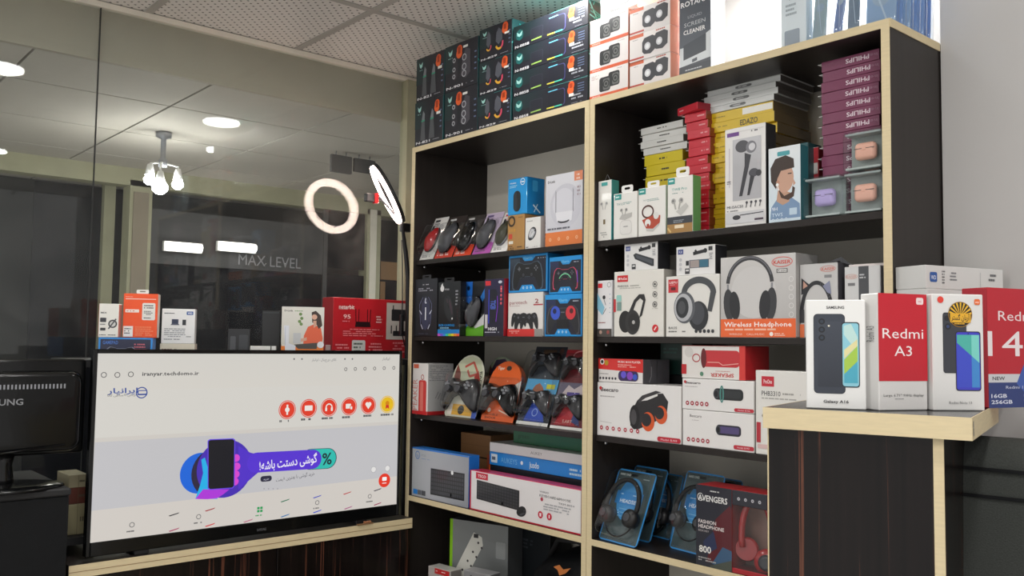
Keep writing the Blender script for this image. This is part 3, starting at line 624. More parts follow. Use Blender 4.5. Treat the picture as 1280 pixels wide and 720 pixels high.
a = b.a; a.t('mouse', .06, .07, .025, 'f8d8cc', fit=.2); a.rect(.06, .115, .94, .13, 'f8e0d4'); a.rr(.55, .21, .93, .6, .04, 'e6e4de'); a.micro(.6, .27, .28, 2, .05, '444448'); a.micro(.6, .4, .28, 3, .035, '55555a'); a.micro(.6, .55, .28, 1, .04, '444448')
a.rr(.06, .36, .46, .43, .01, 'f8e8dd'); a.micro(.1, .395, .3, 1, .04, 'd04a20'); a.rect(.02, .74, .3, .98, 'ece9e0'); a.micro(.05, .8, .2, 3, .05, '3a3a40'); a.micro(.36, .76, .55, 5, .045, 'f58a5c'); a.done(b.o); hang_tab(b, .36, .72, .012, 'e9e7e2')
b = lbox('cable_box', 'flat cream box lying under the white hard drive box', 199, 243, 429.5, LX, LZ, .07, {'f': 'd9d2c0', 't': 'e4e0d4', 'r': 'd0cabc'})
b.a.micro(.05, .45, .5, 1, .3, '6a4a3a', t=.8); b.a.grad(0, .6, .4, 1, 'd8a860', 'd9d2c0', True); b.a.done(b.o); z1 = b.z1
b = lbox('drive_box', 'white external drive box with a small pictured laptop, standing on the cream box', 201, 243, 386, LX, z1, .05, {'f': 'e8e8e8', 'r': 'cfd0d2', 't': 'f0f0ee'})
a = b.a; a.micro(.07, .13, .4, 1, .05, '55585e'); a.rr(.74, .07, .94, .17, .02, '2c5aa0'); a.t('WD', .84, .12, .05, 'ffffff', 'c', b=1); a.rect(.3, .3, .5, .43, '2c3450'); a.poly([(.26, .47), (.54, .47), (.5, .43), (.3, .43)], '55586a'); a.rect(.62, .31, .73, .47, '2a2c33')
a.micro(.08, .58, .84, 5, .055, '8a8d92', t=.4); a.micro(.08, .88, .5, 1, .05, '8a8d92'); a.done(b.o)
# small red clip, flat white boxes, black boxes behind
p = onX(264, 441, -.1); m = MB(); m.prism([(-.014, 0), (-.0145, .022), (-.009, .029), (.009, .029), (.0145, .022), (.014, 0), (.007, 0), (.007, .008), (.004, .012), (-.004, .012), (-.007, .008), (-.007, 0)], 0, .012)
o = m.build('cable_clip', 'red_gloss', None, (-.1, p.y, LZ+.0003), (0, 0, PI/2)); tag(o, 'small red clip showing above the television edge', 'clip')
b = lbox('flat_box', 'flat white box lying behind the television, left of the black disc', 246, 283, 438.5, -.2, LZ, .1, 'dcdcd8'); b.a.rect(.1, .4, .9, .6, 'b8b8b4'); b.a.done(b.o)
b = lbox('black_case', 'black case with grey drawings standing behind the television', 284, 312, 411, -.26, LZ, .07, {'f': '24262a', 't': '3a3c40', 'r': '1a1c20'}); b.a.rr(.1, .25, .35, .9, .05, '4a4d52'); b.a.rr(.5, .2, .9, .85, .05, '3c3f44'); b.a.done(b.o)
b = lbox('black_case', 'plain black box standing left of the repeater box with the seated woman', 326, 349, 388, -.26, LZ, .07, {'f': '17191c', 't': '2a2c30', 'r': '101214'}); b.a.rect(.05, .03, .95, .06, '2c2f33'); b.a.done(b.o)
b = lbox('webcam_box', 'low white box with a black oval print behind the television', 312, 345, 432.5, -.12, LZ, .08, 'e2e2de'); b.a.circ(.45, .55, .34, '1d1e20', ry=.1); b.a.rect(.78, 0, .82, 1, '2a2a2c'); b.a.done(b.o)
b = lbox('repeater_box', 'white and orange network repeater box picturing a seated woman in orange', 350.5, 404, 383.5, LX, LZ, .06, {'f': 'dcdad2', 'r': '8a5a42', 't': 'efeeea'})
a = b.a; a.grad(0, 0, 1, .72, 'dedcd4', 'd2d0c6'); a.rect(0, .75, 1, 1, 'ea7f2c'); a.t('D-Link', .06, .075, .035, '2a2a2c', fit=.2, b=1); a.micro(.3, .08, .3, 1, .03, '7a9a6a')
for q in ((.44, .14), (.47, .22), (.42, .28), (.46, .33)): a.circ(q[0], q[1], .04, '6a8a4a', 8)
a.poly([(.52, .72), (.53, .55), (.62, .38), (.76, .33), (.93, .4), (.98, .6), (.95, .72)], 'e0603a'); a.poly([(.7, .1), (.8, .07), (.92, .16), (.96, .35), (.88, .42), (.8, .3), (.72, .3)], '3a2820'); a.circ(.77, .19, .065, 'd8a890'); a.poly([(.74, .26), (.82, .26), (.82, .36), (.76, .4)], 'd0a088')
a.poly([(.38, .62), (.6, .58), (.6, .64), (.4, .68)], 'd8a890'); a.poly([(.3, .72), (.86, .68), (.84, .8), (.4, .8)], '4a4440'); a.rect(.28, .5, .46, .7, 'c2c4c6'); a.circ(.93, .72, .08, 'e6e6ea'); a.poly([(.06, .36), (.18, .36), (.18, .7), (.34, .74), (.34, .84), (.24, .88), (.1, .86)], 'dfe2ea'); a.rect(.09, .38, .1, .74, 'a8b0c4'); a.micro(.5, .85, .42, 2, .06, 'f6c8a0'); a.done(b.o)
b = lbox('router_box', 'large red router box with pictured black antenna router, behind the ring light pole', 415, 523, 374, -.25, LZ, .075, {'f': 'c0222c', 't': 'd84048', 'r': 'a01c24'}, rz=PI/2+.05)
a = b.a; a.t('neterbit', .06, .15, .07, 'f4e4e2', fit=.17, b=1); a.rect(.06, .19, .16, .195, 'f0c8c8')
a.poly([(.24, .48), (.42, .48), (.41, .39), (.25, .39)], '2a1418'); [a.line([(x, .4), (x+dx, .18)], .008, '2a1418') for x, dx in ((.25, -.005), (.28, .002), (.38, 0), (.41, .005))]; a.t('95', .11, .31, .07, 'f0c8c8', fit=.08, b=1); a.micro(.1, .39, .1, 1, .03, 'e89aa0'); a.micro(.48, .3, .07, 3, .045, 'f0c8c8'); a.micro(.11, .52, .46, 4, .035, 'e88a90', t=.4)
a.rect(.6, .05, .93, .68, 'cfc9c2'); a.rr(.66, .16, .91, .36, .01, '2c2c30'); a.line([(.68, .16), (.68, .09)], .012, '1c1c20'); a.line([(.88, .16), (.88, .09)], .012, '1c1c20'); a.rr(.68, .53, .92, .62, .01, '2a2a2e'); [a.line([(x, .58), (x, .44)], .012, '1c1c20') for x in (.66, .72, .88, .92)]; a.line([(.86, .36), (.85, .55)], .014, '1c1c20')
a.rr(.21, .7, .36, .98, .015, 'ccd0cc'); a.micro(.23, .76, .1, 4, .06, '4a5a52'); a.micro(.03, .78, .16, 4, .05, 'e88a90'); a.micro(.4, .76, .2, 3, .05, 'e88a90'); a.micro(.68, .74, .25, 4, .05, 'e88a90'); a.done(b.o)
b = lbox('small_pack', 'small pale pack between the television and the shelf edge', 500, 512, 447, -.02, CZ, .02, {'f': 'c9c4cc'}) if 0 else None
b = lbox('charger_box', 'small pale pink box between the repeater box and the red router box', 406.5, 413, 431, -.2, LZ, .04, 'c8b0b0'); b.a.micro(.1, .5, .8, 2, .2, '8a7070'); b.a.done(b.o)
# boxes stacked low between monitor and television
zz = onX(98, 668, -.1).z; 
slab('trim_5', GX+.03, -.06, -1.30, -1.00, zz-.02, zz, 'soft_black', 'low dark shelf between the black stand and the television')
y0_, y1_ = Yat(84, -.1, 1.0), Yat(108.5, -.1, 1.0); zc = zz
for nm, lb, hh, c in (('parcel_box', 'beige box at the bottom of the small stack left of the television', .085, 'a8a07e'), ('parcel_box', 'brown red box in the middle of the small stack left of the television', .045, '6a3a30'), ('parcel_box', 'cream box on top of the small stack left of the television', .035, 'a59c80')):
    o = carton(nm, lb, (-.1, (y0_+y1_)/2, zc+.0003), PI/2, y1_-y0_, hh, .12, {'f': c, 't': 'c0b898'}, 'small stack left of the television'); a = Art(y1_-y0_, hh); a.rect(.5, 0, .52, 1, '6a644e'); a.micro(.55, .5, .35, 1, .3, '5a5444'); a.done(o); zc += hh+.0006

# ------------------------------------------------------------------ ring light
RC = Vector((-.194, .021, 2.052)); v_ = (RC-CAM).normalized(); e_ = (CR*35-CU*70).normalized(); n_ = v_.cross(e_)
if n_.dot(CR) > 0: n_ = -n_
n_ = (n_-v_*.13).normalized(); ax = (e_-n_*e_.dot(n_)).normalized(); ay = n_.cross(ax)
rl = empty('ring_light', (RC.x, .125, 0)); tag(rl, 'lit ring light on a black pole, seen edge on beside the left shelving unit', 'lamp'); base = Vector(rl.location)
def circle3(c, r, n=40): return [c+ax*math.cos(2*PI*k/n)*r+ay*math.sin(2*PI*k/n)*r for k in range(n)]
def ringband(c, r0, r1, th, m, name, smooth=True):
    mb = MB(); n = 48; sec = [(r0, -th/2), (r1, -th/2), (r1, th/2), ((r0+r1)/2, th*.75), (r0, th/2)]
    for k in range(n):
        d = ax*math.cos(2*PI*k/n)+ay*math.sin(2*PI*k/n)
        for r, t_ in sec: mb.v.append(tuple(c+d*r+n_*t_-base))
    q = len(sec)
    for k in range(n):
        for j in range(q): mb.f.append((k*q+j, k*q+(j+1) % q, ((k+1) % n)*q+(j+1) % q, ((k+1) % n)*q+j)); mb.c.append(None); mb.sm.append(True)
    return mb.build(name, m, rl)
ringband(RC-n_*.007, .086, .121, .012, 'soft_black', 'ring_housing'); ringband(RC+n_*.006, .089, .118, .010, 'ring_glow', 'ring_diffuser')
bot = RC+ax*.12; L_ = [bot, onX(504, 291, -.19), onX(507, 315, -.19), onX(510, 345, -.19), onX(511, 400, -.19)]
L_ = [p-base for p in L_]; L_[-1] = Vector((0, 0, L_[-1].z)); L_.append(Vector((0, 0, .5))); L_.append(Vector((0, 0, .3)))
MB().tube(L_, [.006, .007, .009, .009, .009, .011, .011], 10).build('pole', 'black_plastic', rl)
MB().bbox(-.014, .014, -.02, .02, -.012, .02, None, .003).build('pivot_knob', 'black_plastic', rl, onX(507, 286, -.19)-base)
for k in range(3):
    t = 2*PI*k/3+1.05; MB().tube([(0, 0, .32), (.05*math.cos(t), .05*math.sin(t), .2), (.12*math.cos(t), .12*math.sin(t), .008)], .007, 8).build('leg', 'black_plastic', rl)
cp = onX(463, 247, -.22)-base; cc = RC-base
MB().tube([cc+n_*.005+ax*.1, cc+n_*.03, cp+Vector((0, .02, 0))], .004, 6).build('clamp_arm', 'dark_grey', rl)
o = MB().bbox(-.012, .012, -.022, .012, -.016, .014, None, .003).build('phone_clamp', 'black_plastic', rl, cp); MB().bbox(-.010, .014, .013, .03, -.02, .018, None, .003).build('clamp_jaw', 'red_gloss', o)
cb = [onX(502, 300, -.18), onX(503, 330, -.17), onX(503, 380, -.17), onX(502, 415, -.16), onX(506, 432, -.16)]
MB().tube([p-base for p in cb], .0022, 6).build('cable', 'black_plastic', rl)
p = onX(502, 400, -.17)-base; MB().bbox(-.006, .006, -.008, .008, -.06, .02, None, .002).build('cable_remote', 'black_plastic', rl, p)

# ================================================================== TOP OF THE UNITS
def gaming(b, code, kind):
    a = b.a; a.grad(0, 0, .5, .6, '1d3638', '24252e', True); a.k += 0
    if kind == 3: a.circ(.09, .42, .055, '1f6a68', 8); a.poly([(.05, .28), (.09, .38), (.13, .26), (.12, .45), (.09, .5), (.06, .45)], 'a8dcd4')
    else: a.poly([(.1, .1), (.15, .16), (.23, .1), (.21, .2), (.16, .24), (.12, .2)], 'a8dcd4'); a.micro(.1, .28, .15, 1, .03, '9ac8c4')
    if kind == 0:
        for x, s_ in ((.3, 1), (.62, 1.15)): a.poly([(x-.09*s_, .88), (x-.05*s_, .42), (x, .3), (x+.05*s_, .42), (x+.09*s_, .88)], '54575c'); a.poly([(x-.05*s_, .42), (x, .22), (x+.06, .3), (x+.05*s_, .44)], '7c8086'); a.line([(x-.06, .45), (x+.06, .44)], .03, '2fa07c')
    elif kind == 1:
        for x, s_ in ((.3, .8), (.62, 1.25)):
            a.poly([(x-.1*s_, .72), (x-.06*s_, .35), (x+.02, .2/s_), (x+.12*s_, .22), (x+.13*s_, .7), (x+.02, .8)], '4c4a52' if s_ > 1 else '33323a')
            for q in (.35, .55, .7): a.arc(x-.02*s_, q, .045*s_, .018, 'b8bac0', n=12)
    elif kind == 2:
        for x, s_ in ((.28, .75), (.6, 1.15)): a.poly([(x-.08*s_, .5), (x-.06*s_, .25), (x, .12), (x+.09*s_, .25), (x+.1*s_, .5), (x, .62)], '5a5d66'); a.arc(x+.02*s_, .6, .09*s_, .04*s_, 'e8b03a', 200, 300, 8); a.arc(x+.02*s_, .6, .09*s_, .04*s_, 'd8506a', 300, 380, 8)
    else:
        a.rr(.25, .34, .42, .82, .015, '3a3c46'); a.rr(.255, .36, .415, .8, .013, '272933'); a.line([(.26, .84), (.4, .82)], .012, '9ac060'); a.rr(.5, .2, .72, .88, .03, '4a4a7a'); a.rr(.5, .22, .71, .86, .028, '20222c'); a.line([(.48, .86), (.58, .86)], .012, 'd8d050'); a.line([(.58, .86), (.68, .86)], .012, '50c8b0'); a.line([(.5, .2), (.62, .19)], .008, '6ac8e0'); a.micro(.8, .62, .16, 2, .12, 'a8acb4')
    x = .8 if kind in (0, 2) else .45 if kind == 1 else .8; q = 1 if kind < 3 else .45
    a.circ(x, .15 if kind < 3 else .2, .085*q, 'e05a2a', 12); a.circ(x-.01, .24 if kind < 3 else .38, .09*q, 'e8642e', 12); a.rect(x-.05*q, .09 if kind < 3 else .12, x+.03*q, .24 if kind < 3 else .3, 'a83a18')
    a.rect(x-.02*q+(.13 if kind == 1 else 0), .33 if kind == 0 or kind > 1 else .1, x+.12*q+(.13 if kind == 1 else 0), .39 if kind == 0 or kind > 1 else .15, 'ecebe6') if kind < 3 else a.rect(x-.03, .52, x+.03, .64, 'ecebe6')
    for k in range(4): a.rect(.9 if kind < 3 else .88, .3+.12*k if kind < 3 else .2+.1*k, .96, .33+.12*k if kind < 3 else .23+.1*k, '6a7a9a')
    a.t(code, .06 if kind < 3 else .03, .92 if kind < 3 else .9, .055 if kind < 3 else .11, 'ececf0', fit=.5 if kind < 3 else .2, b=1); a.micro(.66 if kind < 3 else .8, .92, .26 if kind < 3 else .16, 1, .03, '9a9ca4')
    a.done(b.o)
    s = Art(b.d, b.h); [s.line([(random.random(), random.random()), (random.random(), random.random())], .04, random.choice(('2fa09a', '6ad0cc', '14504e'))) for _ in range(7)]; s.done(b.o, 'side_print', 'right', (b.w, b.h, b.d))
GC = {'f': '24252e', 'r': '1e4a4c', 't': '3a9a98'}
grp = 'black gaming accessory boxes on top of the left unit'
pos = ['bottom', 'second', 'third', 'top']
for code, kind, x0, x1, ytop, n, d in (('N-821', 0, 518.5, 553.5, 68, 2, .1), ('N-901', 1, 554.5, 596, 52, 2, .1), ('N-829', 2, 597.5, 638.5, 30.5, 3, .12), ('N-8858', 3, 640, 734, 17, 4, .10)):
    z = ZT; X0, X1 = Xat(x0, .004, ZT), Xat(x1, .004, ZT); H_ = (Zat(ytop, (X0+X1)/2, .004)-ZT)/n
    for k in range(n):
        b = Box(); b.w, b.h, b.d = X1-X0-.001, H_-.0006, d
        which = ('top' if k == n-1 else 'bottom' if k == 0 else 'middle' if n == 3 else pos[k]+' from bottom')
        b.o = carton('gaming_box', 'black gaming box %s, %s of its stack' % (('picturing two slim tapered devices, leftmost column', 'picturing ringed grey devices, second column', 'picturing two mice with yellow glow', 'wide, picturing a glowing mat')[kind], which), ((X0+X1)/2+random.uniform(-.0006, .0006), .004+random.uniform(-.0015, .002), z+.0003), 0, b.w, b.h, d, GC, grp); b.a = Art(b.w, b.h)
        gaming(b, code, kind); z += H_
def spk(b, model):
    a = b.a; a.grad(0, 0, 1, 1, 'efe9e6', 'e2dcda')
    if model == 0:
        a.rect(0, .88, 1, 1, 'd8623e'); a.t('SPEAKER', .06, .94, .05, 'f8e8e0', fit=.22)
        for x, y in ((.66, .42), (.42, .54)): a.rr(x-.16, y-.27, x+.13, y+.27, .05, '2e3032'); a.rr(x-.06, y-.2, x+.11, y+.22, .03, '6a6c6a'); a.arc(x+.02, y, .07, .025, '303234'); a.circ(x+.02, y, .03, '303234')
        a.micro(.72, .08, .24, 1, .05, 'b8b0b0'); a.micro(.05, .15, .2, 3, .06, 'c8b8b4')
    else:
        a.rect(0, 0, .35, .13, 'd86a44'); a.rect(0, .88, .36, .95, 'b84a3a'); a.micro(.66, .06, .3, 1, .06, 'b85a48', t=.8)
        for x, y in ((.47, .52), (.76, .46)): a.poly([(x-.15, y-.15), (x-.1, y-.3), (x+.1, y-.34), (x+.19, y-.25), (x+.18, y+.2), (x+.06, y+.34), (x-.1, y+.3), (x-.15, y+.2)], '33343a'); a.circ(x-.02, y+.03, .075, 'd4d4d8'); a.circ(x-.02, y+.03, .04, 'eceef0')
        a.micro(.08, .2, .16, 1, .05, 'a09a9a')
    a.done(b.o)
for model, x0, x1, ytop, n, d in ((0, 737.5, 785.5, 19, 3, .11), (1, 787, 838, 5, 3, .085)):
    z = ZT; X0, X1 = Xat(x0, .006, ZT), Xat(x1, .006, ZT); H_ = (Zat(ytop, (X0+X1)/2, .006)-ZT)/n
    for k in range(n):
        b = Box(); b.w, b.h, b.d = X1-X0-.001, H_-.0006, d
        b.o = carton('speaker_box', 'white and red box of small %s desktop speakers, %s one of three' % (('square', 'angular')[model], ('bottom', 'middle', 'top')[k]), ((X0+X1)/2, .006+random.uniform(-.0015, .002), z+.0003), 0, b.w, b.h, d, {'f': 'ece6e4', 'r': 'e09a80', 't': 'efe8e4'}, 'desktop speaker boxes above the right shelves'); b.a = Art(b.w, b.h); spk(b, model); z += H_
    if model == 0:
        o = carton('speaker_box', 'white and red speaker box set back on top of the square speaker boxes', ((X0+X1)/2+.02, .022, z+.0003), -.06, b.w, b.h, d-.02, {'f': 'ece6e4', 'r': 'e09a80', 't': 'efe8e4'}, 'desktop speaker boxes above the right shelves'); b.o = o; b.a = Art(b.w, b.h); spk(b, 0)
b = sbox('cleaner_box', 'tall dark grey screen cleaner box with white lettering above the right shelves', 849, 888.5, -42, ZT, .01, .06, {'f': '4a5058', 'r': 'c8ccd0', 't': 'd0d4d8'})
a = b.a; a.grad(0, 0, 1, .8, '434952', '525a64'); a.t('ROTANA', .05, .33, .05, 'f4f4f4', fit=.9, b=1); a.t('LIQUID', .28, .46, .028, 'a8acb2', fit=.45); a.t('SCREEN', .16, .53, .04, 'c0c4c8', fit=.68); a.t('CLEANER', .14, .60, .042, 'f0f0f0', fit=.7, b=1)
a.poly([(.02, .74), (.14, .74), (.14, .86), (.86, .82), (.86, .66), (1, .64), (1, .89), (0, .92)], 'd8dde0'); a.poly([(.14, .72), (.86, .66), (.86, .82), (.14, .86)], '3c434c'); a.poly([(.42, .87), (.58, .86), (.58, .89), (.42, .9)], '50565e'); a.rect(0, .92, 1, 1, '3c4149'); a.micro(.2, .96, .6, 1, .02, 'c8ccd0'); a.done(b.o)
p = onY(892, 76, .05); o = MB().bbox(-.012, .012, 0, .03, 0, .014, 'c8d0d8', .003).build('plastic_cap', 'print', None, (p.x, .03, ZT+.0003), (0, 0, .3)); tag(o, 'small clear grey plastic cap beside the screen cleaner box', 'cap')
b = sbox('glass_box', 'pale blue screen glass pack standing above the right shelves', 976, 1008, -50, ZT, .03, .03, {'f': 'dfeaf0', 'r': 'c8d8e2', 't': 'e8f0f4'})
a = b.a; a.t('ROCK', .35, .42, .05, '8a98a0', fit=.6); a.rr(.15, .78, .75, .98, .06, '9aa6b2'); a.micro(.2, .5, .5, 3, .05, 'a8b4bc'); a.done(b.o)
def pouch(label, loc, rz, w, h, c, rx=0):
    e = empty('pouch', loc, rz, rx); tag(e, label, 'pouch', 'clear packaging pouches on the right unit')
    m = MB(); m.dome(rrect(-w/2, w/2, 0, h, .01, 3), 0, .012, k=4, flat=.7); m.build('film', 'pouch_film', e)
    c_ = MB().bbox(-w/2+.008, w/2-.008, .002, .006, .006, h-.01, c, .001).build('card', 'print', e); a = Art(w-.016, h-.016); a.circ(.5, .55, .3, 'c4d2dc'); a.rect(.1, .08, .9, .2, '7a92ac'); a.line([(.2, .3), (.7, .9)], .06, 'e8f0f4'); a.done(c_).location = (0, .002, .006); return e
pouch('clear pouch with silvery card next to the pale blue glass pack', (Xat(1022, .04, ZT), .04, ZT+.0005), -.05, .05, .2, 'c4d0cc', -.12)
pouch('clear pouch with deep blue card above the right shelves', (Xat(1043, .03, ZT), .035, ZT+.0005), -.2, .04, .2, '7a92c4', -.18)
pouch('clear pouch with dark card at the front corner above the right shelves', (Xat(1064, .03, ZT), .035, ZT+.0005), .1, .042, .2, '8a98a4', -.12)
for k in range(6):
    e = pouch('bluish clear pouch standing in a row along the right end of the unit, number %s from the front' % ('one', 'two', 'three', 'four', 'five', 'six')[k] if 0 else ['front pouch of the bluish row along the right end of the unit', 'second pouch of the bluish row along the right end of the unit', 'third pouch of the bluish row along the right end of the unit', 'fourth pouch of the bluish row along the right end of the unit', 'fifth pouch of the bluish row along the right end of the unit', 'rearmost pouch of the bluish row along the right end of the unit'][k], (1.705, .055+.033*k, ZT+.0005), .12, .08, .17-.004*k, ('b0c8e0', '8ca8d0', 'b4c8d8', '7a98c8', '9ab4d8', '6a88bc')[k], -.1)
# ================================================================== PRODUCTS IN BLISTER PACKS
def mouse_parts(parent, r, m_body, m_side, loc, tilt=0, el=1.75):
    """mouse lying against the card: buttons upwards"""
    def hump(x, z): return .75+.3*max(0, 1-abs(z+.2*r)/(r*el))
    out = [(x*(1-.10*z/(r*el)), z) for x, z in ell(0, 0, r, r*el, 24, 2.4)]
    o = MB().dome(out, 0, r*.85, k=6, flat=.05, hump=hump).build('mouse', m_body, parent, loc, (0, tilt, 0))
    MB().dome([(x*1.04, z*1.02) for x, z in out], .0005, r*.35, k=3, flat=.6).build('mouse_skirt', m_side, o)
    MB().lathe([(r*.1, -.1*r), (r*.14, 0), (r*.1, .1*r)], o=(0, -r*.62, r*el*.55), axis='x', n=10).build('scroll_wheel', 'dark_grey', o)
    MB().box(-.0006, .0006, -r*.72, -r*.5, r*el*.1, r*el*.9).build('button_gap', 'black_plastic', o)
    return o
mat('pad_black', '2b2b2e', .33, coat=.2)
def pad_parts(parent, r, loc, m='pad_black', rot=0):
    out = [(x*r, z*r) for x, z in PAD][::-1]
    o = MB().dome(out, 0, r*.42, k=6, flat=.05, ctr=(0, .05*r)).build('gamepad', m, parent, loc, (0, rot, 0))
    for x in (-.3, .3): MB().lathe([(.13*r, 0), (.08*r, -.08*r), (.08*r, -.12*r), (.15*r, -.14*r), (.13*r, -.2*r)], o=(x*r, -.39*r, -.04*r), axis='y', n=14).build('thumb_stick', 'dark_grey', o)
    MB().box(-.16*r, .16*r, -.425*r, -.3*r, .16*r, .22*r).build('name_plate', 'silver', o)
    MB().box(-.68*r, -.44*r, -.41*r, -.22*r, .1*r, .18*r).box(-.6*r, -.52*r, -.411*r, -.22*r, .02*r, .26*r).build('direction_pad', 'silver', o)
    for dx, dz in ((0, .1), (0, -.1), (.1, 0), (-.1, 0)): MB().lathe([(.05*r, .1*r), (.05*r, -.13*r)], o=((.57+dx)*r, -.28*r, (.14+dz)*r), axis='y', n=8).build('button', 'silver', o)
    return o
def headset_parts(parent, r, loc, rot=0):
    o = MB().tube([(r*math.cos(t), -.018, r*1.15*math.sin(t)) for t in [math.radians(-15+210*k/22) for k in range(23)]], r*.11, 8).build('headband', 'soft_black', parent, loc, (0, rot, 0))
    for sg in (-1, 1):
        x, z = sg*r*.78, -r*.55
        MB().lathe([(r*.36, .0), (r*.42, -.012), (r*.40, -.024), (r*.2, -.03)], o=(x, -.004, z), axis='y', n=20).build('ear_cup', 'black_plastic', o)
        MB().lathe([(r*.22, -.028), (r*.18, -.034)], o=(x, -.004, z), axis='y', n=16).build('ear_cup_badge', 'dark_grey', o)
    MB().tube([(r*.95*math.cos(t)*1.1, -.012, -r*.2+r*1.25*math.sin(t)) for t in [math.radians(200+140*k/14) for k in range(15)]], r*.04, 6).build('cable', 'black_plastic', o)
    return o
def blister(name, label, p0, p1, top, lean, cols, shell=(.06, .94, .06, .8), dep=.03, r=.006, grp=None, art=None, prod=None, thick=.0012, round_top=False):
    """card standing on a shelf from floor point p0 to p1, leaning back; clear shell over the product"""
    p0, p1 = Vector(p0), Vector(p1); d = p1-p0; w = d.length; rz = math.atan2(d.y, d.x)
    e = empty(name, (p0+p1)/2, rz, 0); e.rotation_mode = 'XYZ'; e.rotation_euler = (-lean, 0, rz); h = top
    e.location.z += .0012
    tag(e, label, 'blister pack', grp)
    out = rrect(-w/2, w/2, 0, h, r, 4)
    if round_top: out = [(x, z) for x, z in rrect(-w/2, w/2, 0, h*.6, r, 3) if z < h*.5]+[]; out = [(-w/2, h*.62)] + [(-w/2, r), (-w/2+r, 0), (w/2-r, 0), (w/2, r), (w/2, h*.62)] + [(w/2*math.cos(t), h*.62+h*.38*math.sin(t)) for t in [PI*k/12 for k in range(1, 12)]]
    card = MB().prism(out, 0, thick, cols).build('card', 'print', e)
    if art:
        a = Art(w, h, .0003); art(a); a.done(card, 'card_print')
    if prod: prod(e, w, h)
    u0, u1, v0, v1 = shell
    so = rrect(-w/2+u0*w, -w/2+u1*w, h-v1*h, h-v0*h, min(.014, w*.15), 4)
    MB().dome(so, -.0035, dep, k=5, flat=.72).build('clear_shell', 'blister', e)
    return e, w, h

def mice_pack(label, x0, x1, ytop, xt, card, bg, m_body, m_side, z=SH[0], dark=False):
    Y = .024; X0, X1 = max(.020, Xat(x0, Y, z)), Xat(x1, Y, z); hgt = Zat(ytop, (X0+X1)/2, Y+.03)-z
    lean = .42
    def art(a):
        a.grad(0, 0, 1, .55, card[0], card[0]); a.poly([(0, 1), (1, 1), (1, .75), (0, .62)], bg); a.rect(.1, .05, .45, .1, card[1]); a.micro(.1, .15, .4, 2, .04, card[1]); a.micro(.1, .93, .7, 1, .04, 'f0f0f0' if dark else '55555a')
    def prod(e, w, h): mouse_parts(e, w*.345, m_body, m_side, (-.002, -.004, h*.46), .12)
    e, w, h = blister('mouse_pack', label, (X0, Y, z), (X1, Y, z), hgt/math.cos(lean)*.98, lean, {'f': card[0]} and card[0], (.05, .95, .2, .92), .034, .006, 'mouse packs on the upper shelf of the left unit', art, prod)
mice_pack('white card pack with a red computer mouse at the left end of the upper shelf', 520, 541, 270, 0, ('e6e4e0', '303034'), 'dcdcd6', 'red_gloss', 'dark_grey')
mice_pack('red card pack with a dark grey mouse, second of the leaning mouse packs', 542.5, 564.5, 268.5, 0, ('38302e', 'c8c8c8'), 'd03a26', 'dark_grey', 'gloss_black', dark=True)
mice_pack('red card pack with a glossy black mouse, third of the leaning mouse packs', 566, 588, 267.5, 0, ('302c2c', 'c8c8c8'), 'd6401e', 'gloss_black', 'dark_grey', dark=True)
mice_pack('purple and pink pack with a dark mouse, fourth of the leaning mouse packs', 590, 612, 264, 0, ('c9b8d0', '5a4a7a'), 'b858b0', 'dark_grey', 'gloss_black')
mice_pack('white card pack with a small olive mouse beside the brown box', 613.5, 632.5, 263, 0, ('ece8e6', 'd8404a'), 'ece9e6', 'olive', 'silver')

# ---- upper shelf, left unit
z = SH[0]
b = sbox('kraft_box', 'brown cardboard box under the bright blue mouse box', 634, 655, 268.5, z, .03, .09, {'f': 'b88a4e', 'r': '9c7240', 't': 'c09658'})
a = b.a; a.arc(.25, .17, .18, .09, '3a2c20', n=18); a.t('112', .12, .42, .07, 'e0a020', fit=.36, b=1); a.rr(.08, .52, .3, .66, .03, 'd04a30'); a.rect(.08, .72, .35, .8, 'ece6da'); a.micro(.06, .87, .36, 3, .05, '5a4028'); a.micro(.6, .9, .32, 1, .06, '5a4028'); a.rect(.52, .02, .525, .98, '8a6438'); a.micro(.65, .08, .3, 1, .04, '7a5a34'); a.done(b.o); zb1 = b.z1
b = sbox('white_mouse_box', 'small white box picturing a grey mouse, beside the brown box', 656, 675.5, 271.5, z, .03, .09, {'f': 'eceae6', 'r': 'b8a8a4', 't': 'f0efeb'})
a = b.a; a.t('mouse', .12, .1, .05, '4a4a50', fit=.36); a.mouse(.46, .52, .22, '2c2d33', 38, 'b0b2b8', 1.5); a.mouse(.43, .5, .15, 'c8c9cc', 38, 'e0e0e2', 1.5); a.micro(.08, .93, .2, 1, .05, '303034'); a.micro(.5, .93, .4, 1, .04, '9a9a9e'); a.done(b.o)
s = Art(b.d, b.h); s.grad(0, 0, 1, 1, 'c8c0bc', 'b87a70', True); s.micro(.2, .2, .5, 5, .12, '8a8080'); s.done(b.o, 'side_print', 'right', (b.w, b.h, b.d))
b = sbox('blue_mouse_box', 'bright blue mouse box standing on the brown box', 634.5, 658.5, 222.5, zb1+.0012, .034, .075, {'f': '1f9ae0', 'r': '1583c6', 't': '1a3a5a'})
a = b.a; a.t('Wireless', .1, .12, .045, 'eaf6fc', fit=.33, b=1); a.micro(.1, .2, .45, 2, .04, 'a8dcf4'); a.arc(.78, .12, .11, .025, 'eaf6fc', n=16); a.rect(.7, .11, .86, .14, 'eaf6fc'); a.rr(.3, .35, .68, .92, .18, '1c2026'); a.rr(.34, .38, .5, .88, .08, '2c3138'); a.line([(.49, .37), (.49, .55)], .02, '08090b'); a.done(b.o)
